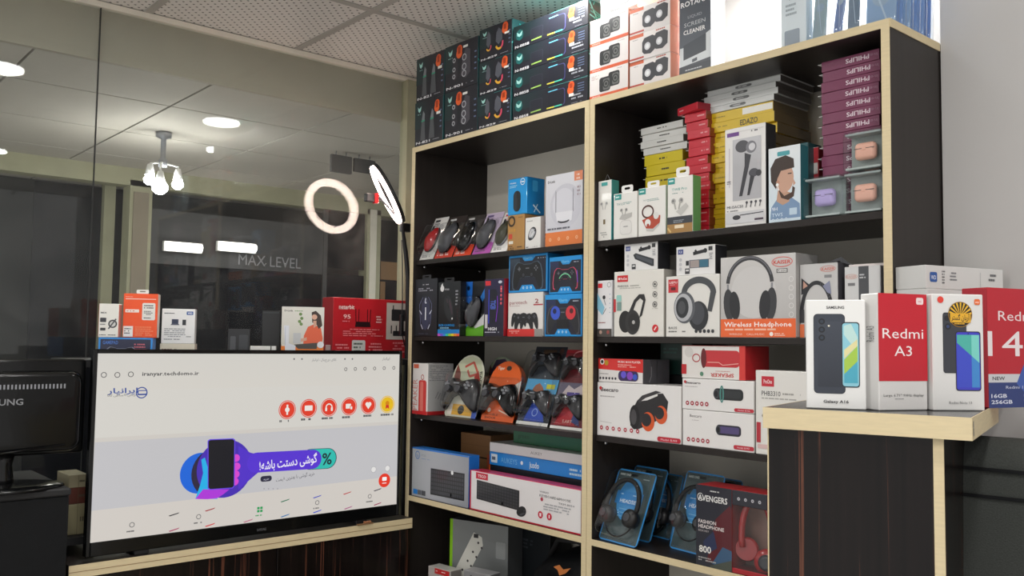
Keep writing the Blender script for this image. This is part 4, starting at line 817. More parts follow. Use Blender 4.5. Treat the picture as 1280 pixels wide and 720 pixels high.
s = Art(b.d, b.h); s.rr(.3, .08, .6, .38, .05, '3fa6de'); s.line([(.35, .75), (.75, .95)], .06, 'dff2fb'); s.line([(.4, .95), (.6, .72)], .04, 'dff2fb'); s.done(b.o, 'side_print', 'right', (b.w, b.h, b.d))
b = sbox('router_box', 'white and orange router box with two antennas pictured, right end of the upper shelf', 681.5, 728, 216.5, z, .03, .075, {'f': 'dedee4', 'r': 'd8dae0', 't': 'f0f0f2'})
a = b.a; a.grad(0, 0, 1, .8, 'e2e2e8', 'd2d2da'); a.circ(.55, .45, .42, 'cfcfd8', 28); a.circ(.5, .42, .3, 'dadae2', 28); a.rect(0, .8, 1, 1, 'e88040'); a.rect(.78, 0, 1, .13, 'e8906a'); a.micro(.84, .05, .12, 2, .05, 'f8e0d4'); a.t('D-Link', .06, .09, .035, '26262a', fit=.2, b=1)
for x in (.28, .75): a.rr(x-.012, .22, x+.012, .55, .01, 'b8b8c2'); a.line([(x+.012, .24), (x+.012, .54)], .008, '55555e')
a.poly([(.28, .53), (.75, .53), (.72, .66), (.5, .7), (.32, .66)], 'e8e8ee'); a.arc(.5, .64, .16, .035, '4a4a52', 200, 340, 14, ry=.05); a.micro(.06, .755, .85, 1, .035, '6a6a74', t=.7); a.icons(.14, .9, .24, 4, .035, 'f4b488', 'e88040'); a.micro(.86, .22, .1, 3, .05, 'b0a0a8'); a.done(b.o)

# ---- second shelf, left unit: gaming
z = SH[1]
b = sbox('gaming_mouse_box', 'dark box with a pale glowing mouse drawing at the left end of the second shelf', 518, 545.5, 348.5, z, .010, .06, {'f': '26282e', 'r': '15161a', 't': '2a2c32'})
a = b.a; a.grad(0, 0, 1, 1, '2c2e36', '1e2026'); a.micro(.35, .1, .3, 1, .03, 'c8c8d0'); a.micro(.15, .17, .7, 2, .035, 'a8a8b4'); a.poly([(.5, .3), (.68, .42), (.72, .7), (.6, .86), (.5, .9), (.4, .86), (.28, .7), (.32, .42)], '3a3f58'); a.line([(.5, .5), (.5, .72)], .05, 'e4e8f0'); a.line([(.5, .34), (.47, .42), (.54, .42)], .04, 'd8dce8')
for sg in (-1, 1): a.line([(.5+sg*.28, .55), (.5+sg*.18, .62)], .03, 'd8dce8'); a.line([(.5+sg*.2, .8), (.5+sg*.12, .88)], .03, 'c0c4d8'); a.line([(.5+sg*.12, .32), (.5+sg*.28, .45), (.5+sg*.22, .8)], .015, '7a80a8')
a.micro(.2, .96, .6, 1, .02, '55576a'); a.done(b.o); hang_tab(b, .3, .7, .014, '2a2b30')
b = sbox('gaming_mouse_box', 'black mouse box with a white logo and rainbow strip along the bottom', 547, 574.5, 352, z, .012, .026, {'f': '1c1e22', 'r': '101114', 't': '26282c'})
a = b.a; a.grad(0, 0, 1, .8, '202428', '141518'); a.circ(.18, .12, .09, 'e8e8e8', 10); a.poly([(.12, .06), (.2, .02), (.22, .1)], 'e8e8e8'); a.t('mouse', .3, .13, .05, 'd8d8dc', fit=.2); a.mouse(.5, .5, .2, '2c3033', -18, '4a3a44', 1.9); a.circ(.66, .68, .03, 'f0f0f0', 8); a.micro(.8, .18, .12, 5, .06, 'a8aab0'); a.t('RGB GAMING', .05, .8, .045, '2a8fd8', fit=.72, b=1); a.micro(.05, .85, .6, 2, .035, '8ac0e0'); a.rect(0, .88, 1, .955, '2080c8')
for k, c in enumerate(('c85ac0', '7a5ad8', '3a8ae0', '3ac8a0', '9ad040', 'e8d030', 'f09030', 'e05a40')): a.rect(k/8, .955, (k+1)/8, 1, c)
a.done(b.o); hang_tab(b, .25, .7, .014, '1e1f23')
z_ = z; X0, X1 = Xat(577.5, .04, z), Xat(604, .04, z); hh = Zat(352, (X0+X1)/2, .04)-z
def art_bg(a): a.rect(0, 0, .4, 1, '1a6ac8'); a.rect(.4, 0, 1, .3, '15181e'); a.poly([(.6, .45), (1, .12), (1, .3), (.75, .5)], '2a80d8'); a.poly([(0, 1), (1, 1), (1, .8), (.3, .78), (0, .95)], '6ab82a'); a.poly([(.55, .82), (1, .6), (1, .8), (.6, .86)], 'f0f0ee'); a.circ(.22, .12, .07, '0c1c3a', 10); a.circ(.14, .48, .17, '101216'); a.circ(.14, .48, .09, '3a3c44')
blister('mouse_pack', 'blue and green pack with a bulging dark mouse on the second shelf', (X0, .04, z), (X1, .04, z), hh, .04, '15181e', (.1, .98, .25, .88), .04, .005, None, art_bg, lambda e, w, h: mouse_parts(e, w*.27, 'dark_grey', 'gloss_black', (.008, -.004, h*.44), .5))
b = sbox('gaming_mouse_box', 'purple lit mouse box with red side and a red label in the corner', 605, 629, 348.5, z, .016, .08, {'f': '26223e', 'r': '9c1c28', 't': '8a1a26'})
a = b.a; a.grad(0, 0, 1, 1, '2a2448', '1c1a2c'); a.rect(.04, .03, .32, .11, 'd8323a'); a.circ(.82, .06, .1, 'c8ccd8', ry=.05); a.rr(.22, .18, .68, .78, .16, '1a1b2a'); a.rr(.22, .18, .26, .78, .02, '3a4ad8'); a.line([(.68, .3), (.7, .5), (.62, .75)], .03, '8a3ad0'); a.t('IEDLL', .45, .45, .14, '5a78e0', 'c', fit=.3, rot=90, b=1); a.icons(.88, .18, 0, 1, .05, 'd84a5a'); [a.circ(.88, .15+.07*k, .05, 'e05a68', 8) for k in range(5)]; a.rect(.04, .62, .18, .86, 'c8c4c8'); a.t('HIGH', .22, .87, .055, 'f0f0f4', fit=.45, b=1); a.micro(.05, .93, .8, 1, .03, 'c8c8d8'); a.done(b.o)
s = Art(b.d, b.h); s.rect(.2, .6, .8, .92, '5a1018'); s.micro(.3, .1, .5, 6, .07, 'e07a80'); s.done(b.o, 'side_print', 'right', (b.w, b.h, b.d))
b = sbox('controller_box', 'white and red box picturing two black gamepads', 634.5, 678.5, 365.5, z, .03, .07, {'f': 'ece8e4', 'r': 'c8c4c0', 't': 'f4f2ee'})
a = b.a; a.t('parotech', .05, .22, .085, 'a04a50', fit=.5); a.micro(.05, .3, .4, 1, .03, 'c8b0b0'); a.t('2', .78, .2, .1, '9a2c38', fit=.1, b=1); a.rect(.74, .27, 1, .3, 'b83a44'); a.gamepad(.32, .58, .22, '1e1e22'); a.gamepad(.62, .6, .26, '26262a'); a.gamepad(.47, .62, .27, '232327'); a.rect(0, .83, .78, 1, 'd8302c'); a.rect(.78, .83, 1, 1, '9a9692'); a.micro(.05, .88, .35, 2, .04, 'f0a8a0'); a.done(b.o); zt2 = b.z1
def padbox(label, x0, x1, ytop, zz, kind):
    b = sbox('controller_box', label, x0, x1, ytop, zz, .03, .07, {'f': '1f9ae6', 'r': '1a80c4', 't': '2aa4ee'}, 'blue gamepad boxes')
    a = b.a; a.poly([(.03, .12), (.35, .12), (.42, .22), (.62, .22), (.7, .12), (.97, .12), (.97, .95), (.72, .95), (.64, .82), (.36, .82), (.28, .95), (.03, .95)], '1c1f30'); a.grad(.03, .14, .3, .5, '3a4a5a' if kind == 0 else '24305a', '1c1f30'); a.t('Xbarrin', .5, .14, .07, '7ad0f8', 'c', fit=.24, b=1); a.micro(.76, .17, .2, 1, .04, 'c0c8d8')
    if kind == 0: a.gamepad(.5, .5, .38, '121318', '4a5a6a')
    elif kind == 1: a.gamepad(.5, .52, .36, '1a1b28', 'd04a6a'); a.arc(.5, .72, .2, .025, '7ad0a0', 30, 150); a.line([(.86, .4), (.88, .72)], .02, '8a5ae0')
    else: a.gamepad(.5, .52, .42, '26282e', '4a4c54'); a.circ(.3, .44, .13, '3a5ad0'); a.circ(.71, .44, .13, 'd83a44'); a.circ(.28, .4, .05, '1a2250'); a.circ(.73, .4, .05, '50141a'); a.rr(.34, .6, .66, .8, .03, '15161a')
    a.icons(.4, .89, .1, 3, .025, 'bfe6fc', '1f9ae6'); a.done(b.o); return b
padbox('blue gamepad box with a plain black controller, standing on the white and red box', 635.5, 684, 315, zt2+.0008, 0)
b = padbox('blue gamepad box picturing a grey controller with blue and red sticks', 680.5, 727.5, 367.5, z, 2)
padbox('blue gamepad box picturing a rainbow edged controller, on top at the right end', 686, 727.5, 320, b.z1+.0008, 1)

# ---- third shelf, left unit: speaker box and gamepad packs
z = SH[2]
b = sbox('speaker_box', 'narrow white box with a pink bottle shaped speaker, left end of third shelf', 515, 534, 454, z, .006, .11, {'f': 'e8e4e2', 'r': 'a8a8a8', 't': 'd0cccc'})
a = b.a; a.rect(.06, .02, .4, .1, 'd86a50'); a.rr(.42, .33, .92, .97, .1, 'd0403e'); a.rr(.52, .36, .72, .95, .06, 'e07a70'); a.arc(.66, .27, .09, .03, 'b03a38', n=14); a.t('SPEAKER', .17, .66, .16, 'd88a80', 'c', fit=1.35, rot=90); a.rect(0, .93, 1, 1, 'c8282c'); a.done(b.o)
s = Art(b.d, b.h); s.micro(.05, .05, .8, 9, .035, '77787c', t=.4); s.rect(0, .93, 1, 1, 'b02428'); s.line([(.3, .68), (.42, .55)], .02, '6a6a6e'); s.line([(.4, .7), (.5, .58)], .02, '6a6a6e'); s.done(b.o, 'side_print', 'right', (b.w, b.h, b.d))
def padpack(label, x0, x1, ytop, Y, lean, cols, artf, two=False, rt=False, m='pad_black', zc=.42, rs=.54):
    X0, X1 = max(.021, Xat(x0, Y, z)), min(.858, Xat(x1, Y, z)); hgt = (Zat(ytop, (X0+X1)/2, Y+.05)-z)/math.cos(lean)
    def prod(e, w, h):
        if two: pad_parts(e, w*.47, (0, -.004, h*.32), m); pad_parts(e, w*.47, (0, -.004, h*.80), m)
        else: pad_parts(e, w*rs, (0, -.004, h*zc), m)
    return blister('gamepad_pack', label, (X0, Y, z), (X1, Y, z), hgt, lean, cols, (.03, .97, .06 if two else .28, .95 if two else .92), .045, .008, 'gamepad packs on the third shelf', artf, prod, round_top=rt)
def art_race(a):
    a.poly([(.04, .3), (.2, .08), (.5, .02), (.8, .08), (.96, .3), (.96, .6), (.04, .6)], 'cdd2b4'); a.poly([(.06, .35), (.1, .15), (.25, .3), (.3, .5), (.1, .5)], '8a4a40'); a.line([(.35, .2), (.6, .12), (.8, .3), (.55, .35), (.45, .25)], .05, 'c8584a'); a.poly([(.7, .35), (.8, .25), (.9, .4), (.8, .5)], 'b0362c'); a.rect(.1, .8, .85, .97, 'e8b23c'); a.circ(.5, .885, .1, '2a2a22', ry=.09); a.rect(.08, .8, .22, .97, 'ece4d8'); a.rect(.86, .6, 1, 1, '2a55b8'); a.t('RACER', .93, .42, .06, '26262a', 'c', fit=.4, rot=-78, b=1)
def art_race2(a): art_race(a); a.poly([(.1, .3), (.3, .06), (.6, .04), (.9, .2), (.95, .4), (.3, .5)], '5a4a6a'); a.line([(.3, .2), (.6, .12), (.85, .3)], .07, 'c0505a')
def art_orange(a):
    a.poly([(.02, .32), (.15, .1), (.5, .01), (.85, .1), (.98, .32), (.98, .6), (.02, .6)], 'ea6420'); a.rect(0, .72, 1, 1, 'e8601c'); a.circ(.55, .12, .08, '3a2a20', ry=.05); a.t('Tiger', .2, .12, .05, 'f8e8d8', fit=.22, b=1); a.circ(.2, .83, .05, 'f8e8d8', 10); a.t('DOUBLE', .1, .9, .035, '3a1c10', fit=.4, b=1); a.t('SHOCK', .1, .95, .035, '3a1c10', fit=.36, b=1); a.line([(.5, .82), (.9, .9)], .025, 'f0d8c0'); a.poly([(.8, .4), (1, .32), (1, .75), (.85, .7)], 'e8e2da')
def art_blue(a):
    a.grad(0, 0, 1, .35, '2a3038', '343a44'); a.rect(0, .42, 1, .60, '58aede'); a.rect(.28, .04, .7, .1, '5a3a14'); a.rect(.1, .14, .6, .2, '6ab8d0'); a.poly([(.2, .6), (.3, .5), (.42, .47), (.55, .52), (.65, .6)], 'a86a50'); a.rect(.66, .48, .92, .54, 'dcd83a'); a.poly([(.2, .95), (.35, .72), (.65, .72), (.85, .95)], '3456c4'); a.arc(.5, .84, .08, .02, 'a8c0f0'); a.rect(0, .96, 1, 1, 'ecece8'); a.circ(.85, .06, .07, '5a3428', 12)
def art_red(a):
    a.grad(0, 0, 1, .35, 'b02430', '5a1a24'); a.arc(.5, .08, .25, .03, 'e8a0a0', ry=.12); a.rect(0, .42, 1, .6, '6a6478'); a.poly([(.1, .6), (.3, .45), (.5, .5), (.7, .44), (.9, .6)], 'd8c8c8'); a.rect(.3, .54, .7, .6, '5a4a9a'); a.poly([(.1, .95), (.35, .7), (.6, .75), (.75, .95)], 'b82834'); a.poly([(.6, .9), (.7, .7), (.9, .95)], '32407a'); a.t('S.ART', .5, .9, .04, 'f0d8c8', 'c', fit=.3); a.rect(0, .965, 1, 1, 'ecece8')
padpack('gamepad pack with a purple printed card half hidden behind the green and yellow one', 563, 596, 447, .13, .18, 'cfd6c4', art_race2, rt=True)
padpack('gamepad pack with pale green racing card and yellow foot', 555, 594, 444, .045, .25, 'dcdcca', art_race, rt=True)
padpack('gamepad pack with pale green card standing behind the orange packs', 604, 640, 446, .2, .1, 'a8b8a0', art_race2, rt=True)
padpack('orange gamepad pack half hidden behind the front orange one', 612, 650, 455, .13, .2, 'e06020', art_orange, rt=True)
padpack('orange card gamepad pack with a glossy black controller at the front', 601, 641, 452, .05, .26, 'e86420', art_orange, rt=True, m='gloss_black')
padpack('tall pack of two black gamepads with a light blue band', 645, 684, 434, .05, .34, '3a4048', art_blue, two=True)
padpack('tall pack of two black gamepads on a red card at the right end', 687, 727, 438, .04, .3, '6a2028', art_red, two=True)
# clear acrylic display feet
for x_, lb in ((648, 'left'), (676, 'right')):
    X0 = Xat(x_, .02, z); o = MB().tube([(0, .03, .03), (0, .004, .012), (0, .0, .002)], [.004, .004, .003], 8).build('display_hook', 'acrylic', None, (X0, .014, z+.0015)); tag(o, '%s clear plastic hook holding the blue banded gamepad pack' % lb, 'hook', 'clear hooks')

# ---- fourth shelf, left unit: keyboards
z = SH[3]
b = sbox('keyboard_box', 'grey and blue keyboard box standing at the left end of the fourth shelf', 510, 585, 564, z, .012, .045, {'f': 'b4b8be', 'r': '1f74d0', 't': '2a80d8', 'l': '1f74d0'})
a = b.a; a.grad(0, 0, 1, 1, 'c0c4ca', '9a9ea6', True); a.rect(0, 0, 1, .03, '2a7ad4'); a.arc(.1, .15, .04, .008, '2a72c0', n=20); a.t('hp', .1, .155, .07, '2a72c0', 'c', fit=.045); a.t('HP 230', .17, .14, .04, '8a929c', fit=.08); a.micro(.17, .21, .18, 1, .03, '8aa0c0'); a.keys(.35, .37, .94, .9, -.02, '1e2126', '3c4048'); a.rect(.03, .86, .11, .96, '2a8ae0'); a.rect(.115, .86, .18, .96, '6a6e76'); a.rect(.185, .86, .26, .96, '55585e'); a.circ(.73, .38, .022, 'f0f2f4', 10); a.done(b.o)
b = sbox('keyboard_box', 'white and crimson keyboard and mouse box along the front of the fourth shelf', 587, 726, 599, z, .008, .05, {'f': 'e9e6e6', 'r': 'c8143a', 't': 'd02a4e'})
a = b.a; a.rect(0, 0, .012, 1, 'c8143a'); a.rect(0, .965, 1, 1, 'b8122e'); a.rect(.06, .03, .18, .19, 'c8203c'); a.t('TSCO', .12, .11, .07, 'f8e8ea', 'c', fit=.08, b=1); a.keys(.07, .22, .48, .70, .06, '232428', '3a3b40'); a.mouse(.5, .77, .03, '26272b', 70, '4a4b50', 1.5)
a.t('WIRED', .66, .2, .04, '6a6a70', fit=.08); a.t('KEYBOARD&MOUSE', .66, .29, .06, '55555a', fit=.26); a.t('TKM 8054', .82, .39, .045, '77777c', fit=.13); a.circ(.68, .375, .012, 'b83a50', 8); a.micro(.66, .47, .27, 3, .06, 'b0b0b4'); a.circ(.67, .74, .021, 'c8203c'); a.circ(.745, .74, .021, 'c8203c'); a.rect(.662, .7, .678, .78, 'f8e8ea'); a.rect(.74, .7, .75, .78, 'f8e8ea'); a.done(b.o)
X0, X1 = Xat(575, .17, z), Xat(612, .17, z); o = carton('kraft_box', 'open brown cardboard box behind the keyboard boxes', ((X0+X1)/2, .17, z+.0003), 0, X1-X0, .215, .12, {'f': '9a7048', 'r': '8a6440', 't': '7a5a3a'}, material='print_matte'); a = Art(X1-X0, .215); a.line([(.55, .36), (.95, .37)], .03, '3a2818'); a.rect(0, .18, 1, .185, '7a5634'); a.rect(.9, .3, 1, .95, 'c05a3a'); a.done(o)
X0, X1 = Xat(611, .09, z), Xat(733, .09, z); X1 = min(X1, .858)
def wide(label, z0, h, d, cols, fn, y=.09, x0=None):
    w = X1-(x0 or X0); o = carton('laptop_stand_box', label, (((x0 or X0)+X1)/2, y, z0+.0003), 0, w, h, d, cols, 'wide boxes stacked behind the keyboards'); a = Art(w, h); fn(a); a.done(o)
wide('black wide box with red lettering, bottom of the stack behind the keyboards', z, .135, .2, {'f': '17181c', 'r': '101114', 't': '202126'}, lambda a: (a.rect(0, 0, .01, 1, 'd85a2a'), a.t('U', .05, .28, .2, 'e03a24', fit=.03, b=1), a.t('con', .095, .33, .12, 'd8d8dc', fit=.06)))
wide('blue fronted wide box in the middle of the stack behind the keyboards', z+.1356, .042, .2, {'f': '1d87dc', 'r': '1a78c4', 't': 'dcdcdc'}, lambda a: (a.rect(.02, .15, .09, .8, 'd8e4ec'), a.micro(.03, .48, .05, 1, .5, '1a3a5a'), a.t('AUKEYS', .13, .5, .4, '7ac0f0', fit=.18), a.circ(.36, .5, .014, 'e8f4fc', 10), a.t('jusdo', .44, .5, .45, 'd8ecf8', fit=.1, b=1), a.micro(.84, .4, .14, 2, .3, 'bfe0f6')))
wide('white wide box on the blue fronted box behind the keyboards', z+.1782, .03, .2, {'f': 'e2e2e2', 'r': 'cccccc', 't': 'eaeaea'}, lambda a: a.t('AUKEY', .45, .5, .3, '8a8a8a', fit=.12))
wide('dark green box on top of the stack behind the keyboards', z+.2088, .05, .12, {'f': '1c6e44', 'r': '165a38', 't': '1f7a4c'}, lambda a: (a.t('green', .06, .5, .3, '124a2c', fit=.14)), y=.14, x0=X0+.06)

# ---- fifth shelf, left unit
z = SH[4]
X0 = Xat(572, .1, .9); e = carton('power_strip_box', 'grey and green box picturing a white power strip', (X0+.115, .10, z+.0003), .28, .235, .215, .09, {'f': '7c8080', 'l': '7ab81e', 't': '5a5e60', 'r': '55585a'})
a = Art(.235, .215); a.grad(0, 0, 1, 1, '8a8e8e', '6a6e6e'); a.rect(0, 0, .05, 1, '86c21e'); a.poly([(.12, .86), (.12, .74), (.42, .16), (.56, .22), (.58, .34), (.34, .8), (.2, .9)], 'd8d8d0')
for k in range(4):
    for j in range(2): a.circ(.23+.1*k*.9+.06*j, .76-.15*k+.07*j, .018, '3a3a3a', 8)
a.rect(.42, .18, .5, .24, '303034'); a.rr(.8, .25, .96, .5, .02, '9a9e9e'); a.t('Tsco', .62, .86, .06, '2a2c2c', fit=.12); a.done(e)
o = carton('adapter_box', 'small grey box with red figures in front of the power strip box', (X0+.215, .015, z+.0003), .2, .11, .085, .05, {'f': '8a8a8c', 't': '9a9a9c', 'r': '6a6a6c'}); a = Art(.11, .085); a.micro(.1, .25, .3, 3, .1, 'e4e4e4'); a.t('R6', .6, .3, .2, 'c83a3a', fit=.25, b=1); a.line([(.15, .35), (.3, .15)], .04, '2a2a2c'); a.done(o)
o = carton('adapter_box', 'small white and red box at the front left of the fifth shelf', (X0+.03, .004, z+.0003), .1, .11, .062, .05, {'f': 'b8b0ac', 't': 'c8c4c0', 'r': '8a8480'}); a = Art(.11, .062); a.rect(.3, .02, .95, .3, 'c83030'); a.micro(.35, .15, .5, 1, .1, 'f4d0d0'); a.done(o)
m = MB(); out = []
e = empty('shoulder_bag', (.675, .05, z)); tag(e, 'soft black bag with a small orange mark at the right of the fifth shelf', 'bag')
m.dome([(-.19, 0), (.17, 0), (.178, .08), (.172, .17), (.1, .212), (.0, .2), (-.1, .16), (-.175, .1)], .16, .14, k=7, flat=.3, hump=lambda x, z: .9+.08*math.sin(x*40)+.06*math.sin(z*60+x*20)); m.build('bag_body', 'bag_cloth', e)
MB().tube([(-.1, .1, .15), (-.02, .06, .222), (.06, .06, .23), (.13, .1, .2)], .008, 8).build('bag_strap', 'soft_black', e)
a = Art(.06, .04); a.poly([(.0, .5), (.3, .2), (.6, .4), (1, .1), (.8, .6), (.5, .9), (.3, .6)], 'c07030'); a.m.build('bag_mark', 'print', e, (.05, -.004, .135), (-.35, .15, .1))
o = carton('dark_box', 'black box standing upright behind the power strip box', (X0+.25, .222, z+.0003), 0, .16, .2, .1, {'f': '22262a', 't': '2c3034', 'r': '181b1e'}); a = Art(.16, .2); a.micro(.1, .2, .5, 3, .06, '4a5054'); a.done(o)
# ================================================================== RIGHT UNIT
z = SH[0]
ear = 'white earbud boxes on the upper shelf of the right unit'
WT = {'f': 'eceae4', 'r': '2f8a8c', 't': 'f2f0ec'}
def buds(a, u, v, s, c='c8c6c2', d='8a8a8c'):
    q = a.w/a.h
    for sg in (-1, 1): a.circ(u+sg*.5*s, v-.3*s*q, .3*s, c, 12); a.circ(u+sg*.55*s, v-.33*s*q, .14*s, d, 10); a.line([(u+sg*.4*s, v-.2*s*q), (u+sg*.2*s, v+.6*s*q)], .2*s, c)
b = sbox('earbud_box', 'narrow white earbud box with a teal side at the left end', 742, 764.5, 225.5, z, .014, .03, WT, ear)
a = b.a; a.rr(.25, .03, .7, .09, .03, '4aa8a4'); buds(a, .45, .42, .35); a.poly([(.4, .65), (.55, .65), (.55, .73), (.4, .73)], '7a6a4a'); a.micro(.18, .87, .6, 2, .035, 'b0b0ac'); a.circ(.45, .94, .04, 'b0b0ac', 8); a.done(b.o); MB().tube([(-.012, .01, b.h-.002), (0, .01, b.h+.018), (.012, .01, b.h-.002)], .0008, 5).build('hanger_wire', 'silver', b.o)
b = sbox('earbud_box', 'white box picturing a white charging case, second of the earbud boxes', 766.5, 796.5, 240.5, z, .018, .03, {'f': 'edebe6', 'r': 'd8d6d0', 't': 'f2f0ec', 'l': '2f8a8c'}, ear)
a = b.a; a.rect(.05, .02, .34, .14, '2f9a94'); a.micro(.1, .08, .2, 1, .06, 'e0f4f0'); a.t('TW12', .14, .24, .05, '5a8a88', fit=.26); a.micro(.42, .22, .4, 2, .03, '9ab8b4'); a.rr(.28, .6, .78, .92, .14, 'd8d6d2'); a.rr(.3, .62, .76, .9, .13, 'e6e4e0'); a.poly([(.25, .57), (.35, .48), (.8, .45), (.78, .54), (.5, .6)], 'c2c0bc'); buds(a, .45, .42, .2, 'b8b6b2', '6a6a6c'); a.rect(.44, .73, .62, .75, '9a9a9a'); a.done(b.o); hang_tab(b, .32, .8, .02)
b = sbox('earbud_box', 'white box picturing a red and white charging case, third of the earbud boxes', 797.5, 832, 233.5, z, .018, .03, {'f': 'edebe6', 'r': 'd8d6d0', 't': 'f2f0ec'}, ear)
a = b.a; a.rect(.02, .01, .28, .13, '2f9a94'); a.micro(.06, .07, .2, 1, .06, 'e0f4f0'); a.t('TW19', .18, .26, .035, '7a9a98', fit=.14); a.micro(.34, .25, .45, 2, .028, 'a8bcb8'); a.arc(.36, .5, .2, .05, '5a3a34', -20, 340, 26, ry=.17); a.poly([(.15, .66), (.58, .58), (.82, .6), (.8, .75), (.55, .86), (.3, .84)], 'b84a34'); a.poly([(.3, .84), (.55, .86), (.8, .75), (.78, .8), (.55, .92), (.32, .9)], 'c8c6c2'); a.circ(.36, .73, .11, 'ecebe8', 12); a.circ(.67, .6, .1, 'e4e2de', 12); a.circ(.37, .78, .05, 'a83a2a', 8); a.done(b.o); hang_tab(b, .32, .76, .016)
b = sbox('earbud_box', 'white and gold earbud box with a green side, right end of the earbud boxes', 834, 866, 220.5, z, .016, .035, {'f': 'edebe6', 'r': '6aa86a', 't': 'f2f0ec'}, ear)
a = b.a; a.rect(.02, .01, .3, .12, '2f9a94'); a.micro(.06, .06, .2, 1, .06, 'e0f4f0'); a.t('TW8 Pro', .18, .22, .05, '6ab0aa', fit=.6); a.micro(.2, .29, .55, 1, .025, '8aa8a4'); buds(a, .4, .48, .3, 'b4b2ae', '7a7a7c'); a.poly([(.35, .62), (.75, .48), (.85, .55), (.55, .7)], 'c8c6c2'); a.rect(0, .71, 1, .84, '3a3d44'); a.rect(0, .84, 1, 1, 'a8804a'); a.micro(.25, .78, .5, 2, .03, '9aa0a8'); a.rect(.3, .86, .66, .92, 'ecdcc0'); a.line([(.02, .9), (.15, .98)], .06, 'd8b878'); a.done(b.o); hang_tab(b, .33, .85, .024)
# flat boxes lying in stacks, their ends to the front
def stack(label, x0, x1, Y, n, hgt, c, d, grp, jit=.006, z0=None, fn=None, name='case_box', top=None, names=None):
    zc = z0 if z0 is not None else SH[0]; X0, X1 = Xat(x0, Y, zc+n*hgt/2), Xat(x1, Y, zc+n*hgt/2); w = X1-X0
    for k in range(n):
        o = carton(name, label % ORD(k, n), ((X0+X1)/2+random.uniform(-jit, jit), Y+random.uniform(0, jit*1.5), zc+.0003), random.uniform(-.03, .03), w, hgt-.0006, d, c, grp, bev=.0008)
        a = Art(w, hgt)
        if fn: fn(a, k)
        else: a.micro(.4, .5, .25, 1, .3, '3a3a30')
        a.done(o)
        fl = MB().box(-w/2-.010, -w/2-.0003, .002, .03, hgt*.82, hgt*.86, None).build('open_flap', 'white_plastic', o)
        zc += hgt
    return zc
_ORD = ['lowest', 'second lowest', 'third from the bottom', 'fourth from the bottom', 'fifth from the bottom', 'sixth from the bottom', 'seventh from the bottom', 'eighth from the bottom', 'ninth from the bottom', 'tenth from the bottom']
def ORD(k, n):
    t = ['topmost', 'second from the top', 'third from the top', 'fourth from the top', 'fifth from the top', 'sixth from the top', 'seventh from the top']
    return t[n-1-k] if n-1-k < min(7, n/2) else _ORD[k]
d_ = lambda p, X, Y: Zat(p, X, Y)
Xm = Xat(828, .12, 2.0); ztop_y = d_(190, Xm, .12); n = 8
zc = stack('yellow flat box in the left yellow stack, %s', 805, 853, .12, n, (ztop_y-z)/n, {'f': 'd8c41c', 'r': 'a89018', 't': 'e0cc2c'}, .15, 'yellow flat boxes behind the earbud boxes')
stack('white flat box above the left yellow stack, %s', 801, 855, .12, 4, (d_(154.5, Xm, .12)-zc)/4, {'f': 'dededa', 'r': '77756e', 't': 'e6e6e2'}, .15, 'white flat boxes above the left yellow stack', z0=zc)
Xm = Xat(866, .09, 2.0); n = 14
zc = stack('red flat box in the tall red stack, %s', 857.5, 885, .09, n, (d_(141, Xm, .09)-z)/n, {'f': 'd02a3c', 'r': '8a3a20', 't': 'd83a4a'}, .16, 'red flat boxes in the tall stack', fn=lambda a, k: a.micro(.6, .5, .35, 1, .3, 'f0b0b4'))
o = carton('case_box', 'loose red flat box lying askew on top of the tall red stack', (Xat(862, .09, zc), .08, zc+.0006), -.25, .085, .02, .14, {'f': 'c82838', 'r': 'a02030', 't': 'e04858'}); a = Art(.085, .02); a.micro(.1, .5, .3, 1, .3, 'f0b0b4'); a.done(o)
Xm = Xat(925, .11, 2.0); n = 12
def yel(a, k):
    a.micro(.1, .5, .25, 1, .2, 'a88a18')
    if k == 10: a.t('EDAZO', .5, .5, .55, '3a3420', fit=.26, b=1)
    if k == 9: a.t('EDAZ', .5, .5, .5, '3a3420', fit=.2, b=1); a.arc(.78, .4, .05, .015, '2a2a20', n=14)
    if k == 11: a.rect(.55, .15, .99, .75, 'f4f2ea')
zc = stack('yellow flat box in the right yellow stack, %s', 884, 967, .11, n, (d_(134, Xm, .11)-z)/n, {'f': 'e2c024', 'r': '5a4a30', 't': 'e8cc3a'}, .16, 'yellow flat boxes behind the boxed earphones', fn=yel)
stack('white flat box on top of the right yellow stack, %s', 880, 970, .11, 5, (d_(95, Xm, .11)-zc)/5, {'f': 'd8dad8', 'r': '55504c', 't': 'dfe1df'}, .16, 'white flat boxes on the right yellow stack', z0=zc, jit=.01, fn=lambda a, k: (a.rr(.4, .25, .62, .75, .03, '9a9c9c'), a.micro(.44, .5, .14, 1, .25, 'e0e0e0')))
b = sbox('earphone_box', 'tall white box picturing grey in-ear earphones', 906, 957.5, 157.5, z, .018, .045, {'f': 'e8e6e4', 'r': '2c2c2e', 't': 'ecebe8'})
a = b.a; a.rect(.04, .04, .96, .05, 'd8d6d4'); a.rr(.06, .045, .36, .085, .01, '6a3a8a'); a.micro(.66, .06, .28, 1, .03, '6a6a6c'); a.rect(.2, .12, .9, .74, 'b4b4b8'); a.grad(.2, .12, .9, .4, 'c4c4c8', 'b4b4b8')
